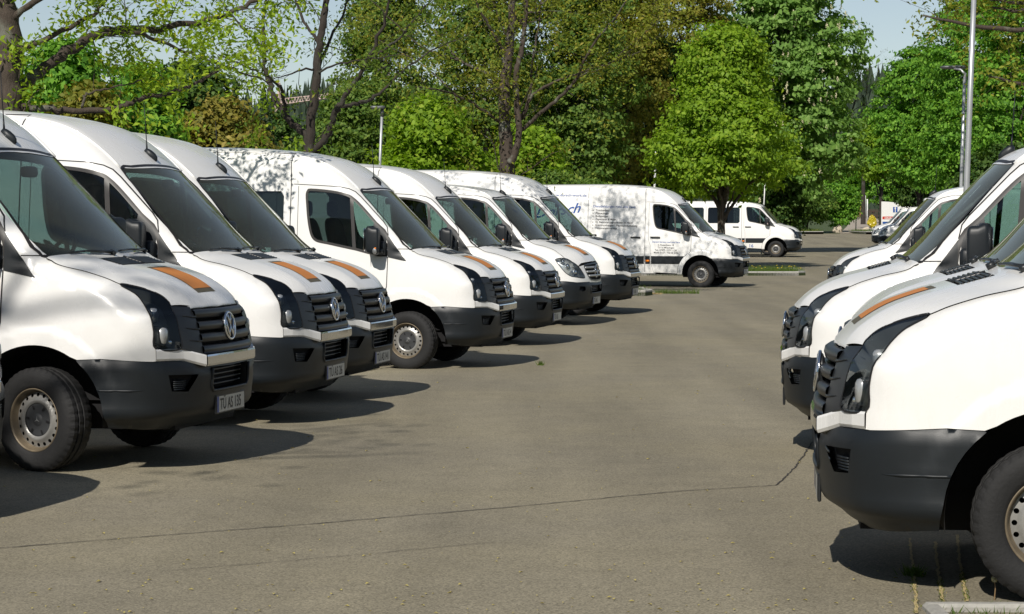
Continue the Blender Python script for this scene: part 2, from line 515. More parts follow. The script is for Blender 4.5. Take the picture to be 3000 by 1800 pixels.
def sheet(name, xs, ys, dz, mat):
    X, Y = np.meshgrid(xs, ys)
    V = np.stack([X.ravel(), Y.ravel(), G(X, Y).ravel() + dz], 1)
    nx = len(xs); ny = len(ys)
    i = np.arange(nx * ny).reshape(ny, nx)
    Q = np.stack([i[:-1, :-1].ravel(), i[:-1, 1:].ravel(), i[1:, 1:].ravel(), i[1:, :-1].ravel()], 1)
    return obj(name, fast_mesh(name, V, Q, mat, True))


def strip(name, pts, w, dz, mat, parent=None, step=.5, jit=0.0):
    """flat ribbon lying on the ground"""
    P = np.array(pts, float)
    out = []
    for a, b in zip(P[:-1], P[1:]):
        n = max(1, int(np.linalg.norm(b - a) / step))
        out += [a + (b - a) * k / n for k in range(n)]
    out.append(P[-1]); P = np.array(out)
    if jit: P[1:-1] += RNG.normal(0, jit, P[1:-1].shape)
    T = np.gradient(P, axis=0); T /= np.linalg.norm(T, axis=1, keepdims=True)
    Nn = np.stack([-T[:, 1], T[:, 0]], 1)
    ww = np.asarray(w) * (1 if not jit else RNG.uniform(.5, 1.3, len(P)))[..., None] if jit else w
    A = P + Nn * ww / 2; B = P - Nn * ww / 2
    V = np.concatenate([np.c_[A, G(A[:, 0], A[:, 1]) + dz], np.c_[B, G(B[:, 0], B[:, 1]) + dz]])
    n = len(P)
    Q = np.array([(i, n + i, n + i + 1, i + 1) for i in range(n - 1)])
    return obj(name, fast_mesh(name, V, Q, mat, True), parent)


xs = np.unique(np.concatenate([np.linspace(-400, -20, 20), np.linspace(-20, 30, 101), np.linspace(30, 400, 20)]))
ys = np.unique(np.concatenate([np.linspace(-60, 0, 13), np.linspace(0, 130, 201), np.linspace(130, 300, 60), np.linspace(300, 900, 14)]))
o = sheet('ground', xs, ys, -.03, M['turf']); tag(o, kind='structure')
ax = np.linspace(-16, 34, 101); ay = np.linspace(-20, 172, 321)
o = sheet('parking_lot', ax, ay, 0.0, M['asphalt']); tag(o, kind='structure')


def gpt(u, v):
    """photo position -> point on the ground"""
    Y = 20.
    for _ in range(60):
        p = at(u, v, Y)
        den = (CAM_H - p[2]) / Y
        Y = Y * .5 + .5 * (CAM_H - float(G(p[0], p[1]))) / max(den, 1e-4)
    return at(u, v, Y)


def joint(pts, w, jit):
    P = [gpt(u, v)[:2] for u, v in pts]
    o = strip('asphalt_joint', P, w, .004, M['joint'], step=.06, jit=jit)
    return tag(o, kind='structure')


joint([(-40, 1609), (400, 1575), (900, 1537), (1500, 1487), (2000, 1440), (2275, 1424), (2330, 1370), (2420, 1235)], .012, .004)
joint([(500, 1672), (800, 1648), (1100, 1622), (1450, 1590)], .005, .008)
joint([(980, 1108), (1060, 1090), (1150, 1075)], .02, .006)


def blades(name, pts, h, w, mat, parent=None, lean=.35):
    """upright grass / weed blades, one triangle each"""
    P = np.asarray(pts, float); n = len(P)
    a = RNG.uniform(0, 2 * np.pi, n); hh = h * RNG.uniform(.45, 1.2, n); ww = w * RNG.uniform(.6, 1.3, n)
    t = np.stack([np.cos(a), np.sin(a), np.zeros(n)], 1) * ww[:, None] / 2
    tip = P + np.c_[RNG.normal(0, lean, n) * hh, RNG.normal(0, lean, n) * hh, hh]
    V = np.stack([P - t, P + t, tip], 1).reshape(-1, 3)
    return obj(name, fast_mesh(name, V, np.arange(3 * n).reshape(-1, 3), mat), parent)


def in_poly(P, poly):
    P = np.asarray(P); x, y = P[:, 0], P[:, 1]; c = np.zeros(len(P), bool)
    poly = np.asarray(poly)
    for (x0, y0), (x1, y1) in zip(poly, np.roll(poly, -1, 0)):
        m = ((y0 > y) != (y1 > y))
        if y0 != y1:
            c ^= m & (x < (x1 - x0) * (y - y0) / (y1 - y0) + x0)
    return c


def island(plan, label, stones, nblades, gh=.10, kerb=.12, flowers=0, width=.14):
    """kerbed planting strip: kerb stones each a part, soil and grass inside"""
    cx, cy = np.mean(plan, 0)
    g = float(G(cx, cy))
    root = empty('kerbed_island', (0, 0, 0))
    tag(root, label, 'kerb')
    P = [np.array(p, float) for p in plan]
    for a, b in zip(P, P[1:] + P[:1]):
        Ld = np.linalg.norm(b - a); n = max(1, round(Ld / stones)); d = (b - a) / Ld; nn = np.array([-d[1], d[0]])
        for k in range(n):
            p0 = a + d * (Ld * k / n + .004); p1 = a + d * (Ld * (k + 1) / n - .004)
            m = MB()
            j = RNG.normal(0, .004, 3)
            pol = [p0, p1, p1 + nn * width, p0 + nn * width]
            z = g + kerb + j[0]
            V = [(*p, g - .15) for p in pol] + [(*p, z - .015) for p in pol]
            ins = [p0 + d * .012 + nn * .014, p1 - d * .012 + nn * .014, p1 - d * .012 + nn * (width - .012), p0 + d * .012 + nn * (width - .012)]
            V += [(*p, z) for p in ins]
            F = [(0, 1, 5, 4), (1, 2, 6, 5), (2, 3, 7, 6), (3, 0, 4, 7), (4, 5, 9, 8), (5, 6, 10, 9), (6, 7, 11, 10), (7, 4, 8, 11), (8, 9, 10, 11)]
            m.add(V, F).obj('kerb_stone', M['granite'], root)
    m = MB(); m.prism([tuple(p) for p in plan], g - .1, g + kerb - .05); m.obj('soil', M['turf'], root)
    lo = np.min(plan, 0); hi = np.max(plan, 0)
    Q = RNG.uniform(lo, hi, (nblades * 2, 2)); Q = Q[in_poly(Q, plan)][:nblades]
    o = blades('grass', np.c_[Q, np.full(len(Q), g + kerb - .06)], gh, .012, M['grassblade'], root); tag(o, kind='stuff')
    if flowers:
        f = Q[RNG.choice(len(Q), flowers)]
        V = []; F = []
        for x, y in f:
            a, b = superbox((x, y, g + kerb + RNG.uniform(.02, .1)), (.022, .022, .012), 2, 6, 3)
            k = len(V); V += a; F += [tuple(i + k for i in q) for q in b]
        o = obj('dandelions', mesh('dandelions', V, F, M['dandelion']), root); tag(o, kind='stuff')
    return root


M['dandelion'] = simple('dandelion_yellow', (.75, .52, .02), .7)
# ------------------------------------------------------------------ van body: a smooth solid that all panels are cut from
def pchip(xs, ys):
    xs = np.array(xs, float); ys = np.array(ys, float); h = np.diff(xs); d = np.diff(ys) / h; m = np.zeros_like(ys)
    m[0], m[-1] = d[0], d[-1]
    for i in range(1, len(xs) - 1):
        if d[i - 1] * d[i] > 0:
            w1 = 2 * h[i] + h[i - 1]; w2 = h[i] + 2 * h[i - 1]; m[i] = (w1 + w2) / (w1 / d[i - 1] + w2 / d[i])
    def f(x):
        x = np.clip(x, xs[0], xs[-1]); i = np.clip(np.searchsorted(xs, x) - 1, 0, len(xs) - 2)
        t = (x - xs[i]) / h[i]; t2 = t * t; t3 = t2 * t
        return (2 * t3 - 3 * t2 + 1) * ys[i] + (t3 - 2 * t2 + t) * h[i] * m[i] + (3 * t2 - 2 * t3) * ys[i + 1] + (t3 - t2) * h[i] * m[i + 1]
    tab = f(np.linspace(xs[0], xs[-1], 4001)); x0 = xs[0]; k = 4000 / (xs[-1] - xs[0])
    def g(x):
        t = np.clip((x - x0) * k, 0, 3999.999); i = t.astype(np.int32); t = t - i
        return tab[i] * (1 - t) + tab[i + 1] * t
    return g


def smax(a, b, r):
    h = np.maximum(r - np.abs(a - b), 0) / r
    return np.maximum(a, b) + h * h * r * .25


def ss(a, b, x):
    t = np.clip((x - a) / (b - a), 0, 1)
    return t * t * (3 - 2 * t)


WB = 3.665          # wheelbase
XR = -4.92          # rear end
ARC = .37           # wheel arch centre height


class Body:
    def __init__(s, roof, make):
        s.make = make
        base = [(.15, .62), (.22, .76), (.30, .90), (.40, .975), (.52, 1.005), (.65, 1.015), (.76, 1.01), (.90, .99), (1.02, .965), (1.07, .938), (1.10, .915), (1.15, .865), (1.20, .80), (1.24, .74), (1.28, .662), (1.31, .58), (1.335, .502), (1.36, .405), (1.40, .265), (1.43, .175), (1.46, .13)]
        scr = [(1.80, -.20), (2.14, -.535)]
        if roof == 'high': top = [(2.25, -.645), (2.38, -.80), (2.50, -1.0), (2.60, -1.27), (2.66, -1.6), (2.70, -2.2), (2.72, -3.2)]
        else: top = [(2.21, -.62), (2.28, -.76), (2.34, -.96), (2.39, -1.25), (2.42, -1.6), (2.44, -2.2), (2.45, -3.2)]
        s.XN = pchip(*zip(*(base + scr + top)))
        s.K = pchip([.15, .3, .6, .82, 1.0, 1.07, 1.13, 1.2, 1.4, 1.46, 2.14, 2.4, 3], [.26, .25, .25, .25, .24, .24, .14, .05, .06, .155, .20, .2, .2])
        s.W = pchip([.15, .22, .3, .5, .7, .95, 1.15, 1.3, 1.5, 1.8, 2.1, 2.4, 2.6, 2.8], [.90, .945, .968, .985, .992, .992, .986, .975, .955, .925, .89, .85, .81, .75])
        s.R = pchip([.15, .5, .8, 1.1, 1.25, 1.4, 1.5, 2.1, 2.5, 2.8], [.24, .20, .17, .12, .09, .09, .11, .14, .2, .2])
        s.swoosh = pchip([-.02, .05, .30, .55, .62], [1.29, 1.262, 1.222, 1.188, 1.18])
        s.top = 2.70 if roof == 'high' else 2.43
        s.high = roof == 'high'

    def F(s, x, y, z):
        ay = np.abs(y)
        xn = s.XN(z)
        dx = (s.XN(z + .004) - s.XN(z - .004)) / .008
        m = .9 * (1 - ss(.8, 1.1, z))
        dome = -.54 * ss(1.02, 1.22, z) * (1 - ss(1.36, 1.47, z)) * np.maximum(0, ay - .40) ** 1.25
        f1 = (x - (xn + dome - s.K(z) * ay * ay * (1 - m + m * ay / .84))) / np.sqrt(1 + np.minimum(dx * dx, 9))
        w = s.W(z) - (.018 + .03 * ss(.9, 1.4, z)) * ss(-1.1, .35, x) - .03 * ss(.2, .9, x)
        rf = np.sqrt(x * x + (z - ARC) ** 2); rr = np.sqrt((x + WB) ** 2 + (z - ARC) ** 2)
        w = w + .014 * (1 - ss(.565, .62, np.minimum(rf, rr))) * ss(.30, .40, z)
        # pressed lines
        w = w - .007 * ss(0, .014, z - (1.20 - .02 * (x + 2))) * ss(-1.45, -1.5, x)
        if s.high:
            w = w - .008 * ss(2.515, 2.535, z) * ss(-1.45, -1.5, x) - .006 * ss(2.285, 2.30, z) * ss(-1.4, -1.5, x)
        zc = s.swoosh(np.clip(x, -.02, .62))
        w = w - .010 * ss(0, .012, z - zc) * ss(-.05, 0, x) * (1 - ss(.30, .55, x)) * (1 - ss(.04, .16, z - zc))
        f2 = ay - w
        f3 = z - (s.top - .035 * (ay / .8) ** 2)
        return smax(smax(f1, f2, s.R(z)), f3, .22)

    def hit(s, o, d, L):
        N = len(o); ts = np.linspace(0, L, max(14, int(L / .06)))
        found = np.zeros(N, bool); a = np.zeros(N); b = np.zeros(N)
        prev = s.F(*(o + d * ts[0]).T)
        for k in range(1, len(ts)):
            cur = s.F(*(o + d * ts[k]).T); m = (~found) & (prev > 0) & (cur <= 0)
            a[m] = ts[k - 1]; b[m] = ts[k]; found |= m; prev = cur
        b[~found] = L; a[~found] = L
        for k in range(18):
            mid = (a + b) / 2; p = s.F(*(o + d * mid[:, None]).T) > 0
            a = np.where(p, mid, a); b = np.where(p, b, mid)
        return o + d * a[:, None]

    def normal(s, P):
        e = .002
        g = np.stack([s.F(*(P + dv).T) - s.F(*(P - dv).T) for dv in np.eye(3) * e], 1)
        return g / (np.linalg.norm(g, axis=1, keepdims=True) + 1e-12)

    def chart(s, kind):
        def side(q):
            n = len(q); o = np.stack([q[:, 0], np.full(n, 1.3), q[:, 1]], 1); d = np.tile([0, -1., 0], (n, 1)); return s.hit(o, d, 1.2)
        def front(q):
            n = len(q); o = np.stack([np.full(n, 1.3), q[:, 0], q[:, 1]], 1); d = np.tile([-1., 0, 0], (n, 1)); return s.hit(o, d, 3.2)
        def top(q):
            n = len(q); o = np.stack([q[:, 0], q[:, 1], np.full(n, 3.0)], 1); d = np.tile([0, 0, -1.], (n, 1)); return s.hit(o, d, 2.4)
        def rad(q):
            c = np.stack([np.cos(q[:, 0]), np.sin(q[:, 0]), np.zeros(len(q))], 1)
            o = np.stack([np.full(len(q), XC), np.zeros(len(q)), q[:, 1]], 1) + c * 1.5; return s.hit(o, -c, 1.45)
        return dict(side=side, front=front, top=top, rad=rad)[kind]


XC = .2
def to_rad(P):
    P = np.asarray(P, float)
    return np.stack([np.arctan2(P[:, 1], P[:, 0] - XC), P[:, 2]], 1)


def dens(poly, step, closed=True):
    poly = [np.array(p, float) for p in poly]; out = []
    seq = zip(poly, poly[1:] + poly[:1]) if closed else zip(poly[:-1], poly[1:])
    for a, b in seq:
        n = max(1, int(math.ceil(np.linalg.norm(b - a) / step)))
        out += [a + (b - a) * k / n for k in range(n)]
    if not closed: out.append(poly[-1])
    return np.array(out)


def spline(pts, n=6, closed=False):
    """Catmull-Rom through the points"""
    P = np.array(pts, float)
    Q = np.concatenate([P[-1:], P, P[:2]]) if closed else np.concatenate([2 * P[:1] - P[1:2], P, 2 * P[-1:] - P[-2:-1]])
    out = []
    for i in range(1, len(Q) - 2):
        p0, p1, p2, p3 = Q[i - 1:i + 3]
        for k in range(n):
            t = k / n
            out.append(.5 * (2 * p1 + (p2 - p0) * t + (2 * p0 - 5 * p1 + 4 * p2 - p3) * t * t + (3 * p1 - p0 - 3 * p2 + p3) * t ** 3))
    if not closed: out.append(P[-1])
    return np.array(out)


def arc(c, r, a0, a1, n=16):
    a = np.linspace(math.radians(a0), math.radians(a1), n)
    return np.stack([c[0] + r * np.cos(a), c[1] + r * np.sin(a)], 1)


def cut(outline, holes=(), step=.04):
    """triangulated plane region with holes -> points, triangles"""
    loops = [dens(outline, step)] + [dens(h, step) for h in holes]
    pts = np.concatenate(loops); edges = []
    k = 0
    for l in loops:
        n = len(l); edges += [(k + i, k + (i + 1) % n) for i in range(n)]; k += n
    lo, hi = loops[0].min(0), loops[0].max(0)
    gx, gy = np.meshgrid(np.arange(lo[0] + step / 2, hi[0], step), np.arange(lo[1] + step / 2, hi[1], step))
    g = np.stack([gx.ravel(), gy.ravel()], 1)
    ok = in_poly(g, loops[0])
    for h in loops[1:]: ok &= ~in_poly(g, h)
    g = g[ok]
    if len(g):
        d = np.min(np.stack([((g[:, None, :] - pts[None, i:i + 200]) ** 2).sum(-1).min(1) for i in range(0, len(pts), 200)], 1), 1)
        g = g[d > (.45 * step) ** 2]
    allp = np.concatenate([pts, g])
    r = delaunay_2d_cdt([Vector(p) for p in allp], edges, [], 0, 1e-7)
    V = np.array([tuple(v) for v in r[0]]); T = np.array([f for f in r[2] if len(f) == 3])
    c = V[T].mean(1)
    ok = in_poly(c, loops[0])
    for h in loops[1:]: ok &= ~in_poly(c, h)
    return V, T[ok]


class Kit:
    """collects the meshes of one kind of van: nodes of (name, mesh, children)"""
    def __init__(s, body):
        s.b = body; s.nodes = []
    def lift(s, kind, q, off=0.):
        P = s.b.chart(kind)(np.asarray(q, float)); N = s.b.normal(P)
        if np.isscalar(off): P = P + N * off
        else: P = P + N * np.asarray(off)[:, None]
        return P, N
    def panel(s, kind, outline, mat, holes=(), step=.04, off=0.):
        q, T = cut(outline, holes, step)
        P, N = s.lift(kind, q, off)
        a = np.cross(P[T[:, 1]] - P[T[:, 0]], P[T[:, 2]] - P[T[:, 0]])
        fl = (a * N[T[:, 0]]).sum(1) < 0
        T = T.copy(); T[fl] = T[fl][:, ::-1]
        return [P, T.tolist(), N, mat]
    def ribbon(s, kind, line, w, mat, off=.002, closed=False, step=.03):
        L = dens(line, step, closed)
        if closed:
            t = np.roll(L, -1, 0) - np.roll(L, 1, 0)
        else: t = np.gradient(L, axis=0)
        t /= np.linalg.norm(t, axis=1, keepdims=True) + 1e-12
        n = np.stack([-t[:, 1], t[:, 0]], 1)
        m = len(L)
        Q = np.concatenate([L + n * w / 2, L - n * w / 2])
        P, N = s.lift(kind, Q, off)
        F = []
        for i in range(m if closed else m - 1):
            j = (i + 1) % m
            f = (i, j, m + j, m + i)
            a = np.cross(P[f[1]] - P[f[0]], P[f[2]] - P[f[0]])
            F.append(f if (a * N[i]).sum() > 0 else f[::-1])
        return [P, F, N, mat]


def mirror_geo(g):
    P, F, N, mat = g
    P = np.array(P) * [1, -1, 1]
    if N is not None: N = np.array(N) * [1, -1, 1]
    return [P, [tuple(f)[::-1] for f in F], N, mat]


def join(*gs):
    V = []; F = []; N = []; k = 0
    for g in gs:
        V.append(np.asarray(g[0], float)); F += [tuple(i + k for i in f) for f in g[1]]; k += len(g[0])
        if g[2] is not None: N.append(np.asarray(g[2], float))
    return [np.concatenate(V), F, np.concatenate(N) if len(N) == len(gs) else None, gs[0][3]]


def gm(name, g, smooth=True):
    return mesh(name, g[0], g[1], g[3], g[2], smooth)


def geo(mb, mat):
    return [np.array(mb.V, float), mb.F, None, mat]


# ---- text lying in a plane, as (points, triangles)
_txt_cache = {}
def text_geo(txt, width=None, height=.1, shear=0., bold=0.0):
    key = (txt, shear, bold)
    if key not in _txt_cache:
        cu = bpy.data.curves.new('t', 'FONT'); cu.body = txt; cu.size = 1.0; cu.shear = shear; cu.offset = bold; cu.resolution_u = 3
        ob = bpy.data.objects.new('t', cu); COL.objects.link(ob)
        dg = bpy.context.evaluated_depsgraph_get(); me = bpy.data.meshes.new_from_object(ob.evaluated_get(dg))
        V = np.array([v.co[:] for v in me.vertices]); F = [tuple(p.vertices) for p in me.polygons]
        bpy.data.objects.remove(ob); bpy.data.curves.remove(cu); bpy.data.meshes.remove(me)
        V = V[:, :2]
        _txt_cache[key] = (V, F)
    V, F = _txt_cache[key]
    V = V.copy(); V[:, 0] -= V[:, 0].min()
    sy = height / .69
    sx = sy if width is None else width / V[:, 0].max()
    return V * [sx, sy], F


def build_wheel():
    """tyre lying in the x-z plane, outer face towards +y; rim and hub cap as parts"""
    R = .350; n = 120
    prof = [(.205, .075), (.215, .098), (.235, .108), (.275, .116), (.305, .114), (.328, .104), (.340, .094)]
    prof_y = [p[1] for p in prof]
    V = []; F = []
    ring = [(r, y) for r, y in prof] + [(R, .082), (R, .052), (R - .009, .048), (R - .009, .038), (R, .034), (R, .005), (R - .009, .001), (R - .009, -.009), (R, -.013), (R, -.05), (.338, -.095), (.28, -.11), (.21, -.08)]
    m = len(ring)
    for k in range(n):
        a = 2 * math.pi * k / n
        for j, (r, y) in enumerate(ring):
            rr = r
            if 5 <= j <= 8 or 16 <= j <= 17: rr = r - (.0045 if (k % 3 == 0) else 0) * (1 if j != 5 else .5)
            if 11 <= j <= 13: rr = r - (.004 if (k % 4 == 1) else 0)
            V.append((rr * math.cos(a), y, rr * math.sin(a)))
    for k in range(n):
        for j in range(m - 1):
            a = k * m + j; b = ((k + 1) % n) * m + j
            F.append((a, a + 1, b + 1, b))
    tyre = mesh('wheel', V, F, M['tyre'], smooth=False)
    tyre.polygons.foreach_set('use_smooth', [(i % (m - 1)) < 5 for i in range(len(tyre.polygons))])
    def lathe(pr, mat, name, n=64, smooth=True):
        V = []; F = []
        for k in range(n):
            a = 2 * math.pi * k / n
            V += [(r * math.cos(a), y, r * math.sin(a)) for r, y in pr]
        mm = len(pr)
        for k in range(n):
            for j in range(mm - 1):
                a = k * mm + j; b = ((k + 1) % n) * mm + j
                F.append((a, a + 1, b + 1, b))
        return mesh(name, V, F, mat, smooth=smooth)
    edge = lathe([(.213, .070), (.216, .092), (.212, .099), (.206, .098), (.200, .085), (.196, .060), (.184, .045)], M['rust'], 'rim_edge')
    # pressed steel disc with a ring of holes
    def yof(r):
        return np.interp(r, [.105, .118, .128, .138, .150, .170, .188, .20], [.054, .068, .074, .070, .058, .052, .046, .045])
    out_ = arc((0, 0), .192, 0, 360, 73)[:-1]; inn = arc((0, 0), .112, 0, 360, 49)[:-1]
    holes = [inn] + [arc((.168 * math.cos(t), .168 * math.sin(t)), .0125, 0, 360, 11)[:-1] for t in np.arange(20) * 2 * math.pi / 20]
    q, T = cut(out_, holes, .014)
    P = np.stack([q[:, 0], yof(np.hypot(q[:, 0], q[:, 1])), q[:, 1]], 1)
    nn = np.cross(P[T[:, 1]] - P[T[:, 0]], P[T[:, 2]] - P[T[:, 0]]); fl = nn[:, 1] < 0; T = T.copy(); T[fl] = T[fl][:, ::-1]
    disc = mesh('rim', P, T.tolist(), M['steel'])
    drum = lathe([(.0, .02), (.19, .02), (.198, .045)], M['void'], 'brake_drum', 32)
    cap = lathe([(.0, .064), (.035, .066), (.040, .060), (.046, .060), (.100, .054), (.114, .058), (.117, .050)], M['hubcap'], 'hub_cap', 48)
    mb = MB()
    for k in range(6):
        a = 2 * math.pi * k / 6 + .1
        c = np.array([math.cos(a), 0, math.sin(a)]); t = np.array([-math.sin(a), 0, math.cos(a)])
        p = [c * .074 - t * .007, c * .074 + t * .007, c * .102 + t * .007, c * .102 - t * .007]
        mb.add([tuple(x + np.array([0, .0625, 0])) for x in p], [(0, 1, 2, 3)])
    slots = mb.mesh('cap_slots', M['void'])
    mb = MB()
    for k in range(3):
        a = math.pi / 2 + 2 * math.pi * k / 3; c = np.array([math.cos(a), 0, math.sin(a)]); t = np.array([-math.sin(a), 0, math.cos(a)])
        mb.add([tuple(x + np.array([0, .0685, 0])) for x in (-t * .003, t * .003, c * .027)], [(0, 1, 2)])
    star = mb.mesh('cap_star', M['lampgrey'])
    return ('wheel', tyre, [('rim_edge', edge), ('rim', disc), ('brake_drum', drum), ('hub_cap', cap), ('cap_slots', slots), ('cap_star', star)])


WHEEL = build_wheel()

# ---------------- outlines (side view x, z)
DOOR = [(-1.375, 2.215), (-1.375, 1.25), (-1.325, 1.10), (-1.315, .64), (-1.235, .40), (-1.20, .385)] + [tuple(p) for p in arc((0, ARC), .605, 181, 122, 9)] + \
       [(-.26, .93), (-.245, 1.0), (-.24, 1.345), (-.243, 1.60), (-.27, 1.70), (-.32, 1.765), (-.608, 2.062), (-.68, 2.127), (-.752, 2.162), (-.872, 2.188)]
GLASS = [(-1.268, 2.09), (-1.255, 2.138), (-1.215, 2.155), (-.96, 2.132), (-.776, 2.092), (-.69, 2.045), (-.58, 1.945), (-.398, 1.752), (-.262, 1.61), (-.256, 1.365), (-.63, 1.438), (-.836, 1.480), (-.992, 1.513), (-1.097, 1.533), (-1.15, 1.556), (-1.188, 1.602), (-1.216, 1.69), (-1.24, 1.82), (-1.257, 1.968)]
TRI = [(-.237, 1.59), (-.127, 1.447), (-.014, 1.296), (-.234, 1.343)]
SLIDE = [(-1.47, .40), (-1.47, 2.20), (-1.49, 2.60), (-3.02, 2.63), (-3.02, .62), (-2.95, .40)]
SCREEN_EDGE = [(.034, 1.440), (-.129, 1.578), (-.29, 1.742), (-.466, 1.945), (-.645, 2.142)]
HL_VW = [(.528, .785, 1.250), (.61, .70, 1.231), (.685, .645, 1.203), (.75, .612, 1.17), (.808, .615, 1.133), (.836, .628, 1.104), (.872, .645, 1.02), (.897, .652, .913), (.911, .665, .82),
         (.81, .85, .826), (.797, .857, .94), (.775, .858, 1.045), (.728, .848, 1.128), (.650, .812, 1.190)]
HL_MB = [(.516, .944, 1.12), (.57, .932, 1.137), (.675, .896, 1.137), (.751, .849, 1.107), (.814, .785, 1.055), (.855, .71, .994), (.884, .65, .934), (.92, .583, .809),
         (.819, .84, .827), (.763, .898, .845), (.702, .934, .888), (.645, .95, .947), (.575, .951, 1.032), (.53, .947, 1.091)]


def star_geo(c, r, mat):
    """three-pointed star in a ring, facing +x"""
    mb = MB()
    a = np.linspace(0, 2 * np.pi, 33)
    mb.tube([(c[0], c[1] + r * math.cos(t), c[2] + r * math.sin(t)) for t in a], r * .085, 8, False)
    for k in range(3):
        t = math.pi / 2 + 2 * math.pi * k / 3
        d = np.array([0, math.cos(t), math.sin(t)]); n = np.array([0, -math.sin(t), math.cos(t)]); C = np.array(c)
        w = r * .17; h = np.array([r * .16, 0, 0])
        V = [C - n * w - d * w * .3, C + h, C + n * w - d * w * .3, C + d * r]
        mb.add(V, [(0, 1, 3), (1, 2, 3), (0, 3, 2)])
    return geo(mb, mat)


def vw_geo(c, r, mat):
    mb = MB(); C = np.array(c)
    a = np.linspace(0, 2 * np.pi, 33)
    mb.tube([(c[0], c[1] + r * math.cos(t), c[2] + r * math.sin(t)) for t in a], r * .10, 8, False)
    k = r * .92
    def bar(p, q):
        mb.tube([C + np.array([.004, p[0] * k, p[1] * k]), C + np.array([.004, q[0] * k, q[1] * k])], r * .085, 6)
    for sgn in (-1, 1):
        bar((sgn * .36, .93), (sgn * .02, .10))              # V
        bar((sgn * .84, .52), (sgn * .42, -.86))             # W outer
        bar((sgn * .42, -.86), (sgn * .05, -.02))            # W inner
    bar((-.08, .06), (.08, .06))
    return geo(mb, mat)


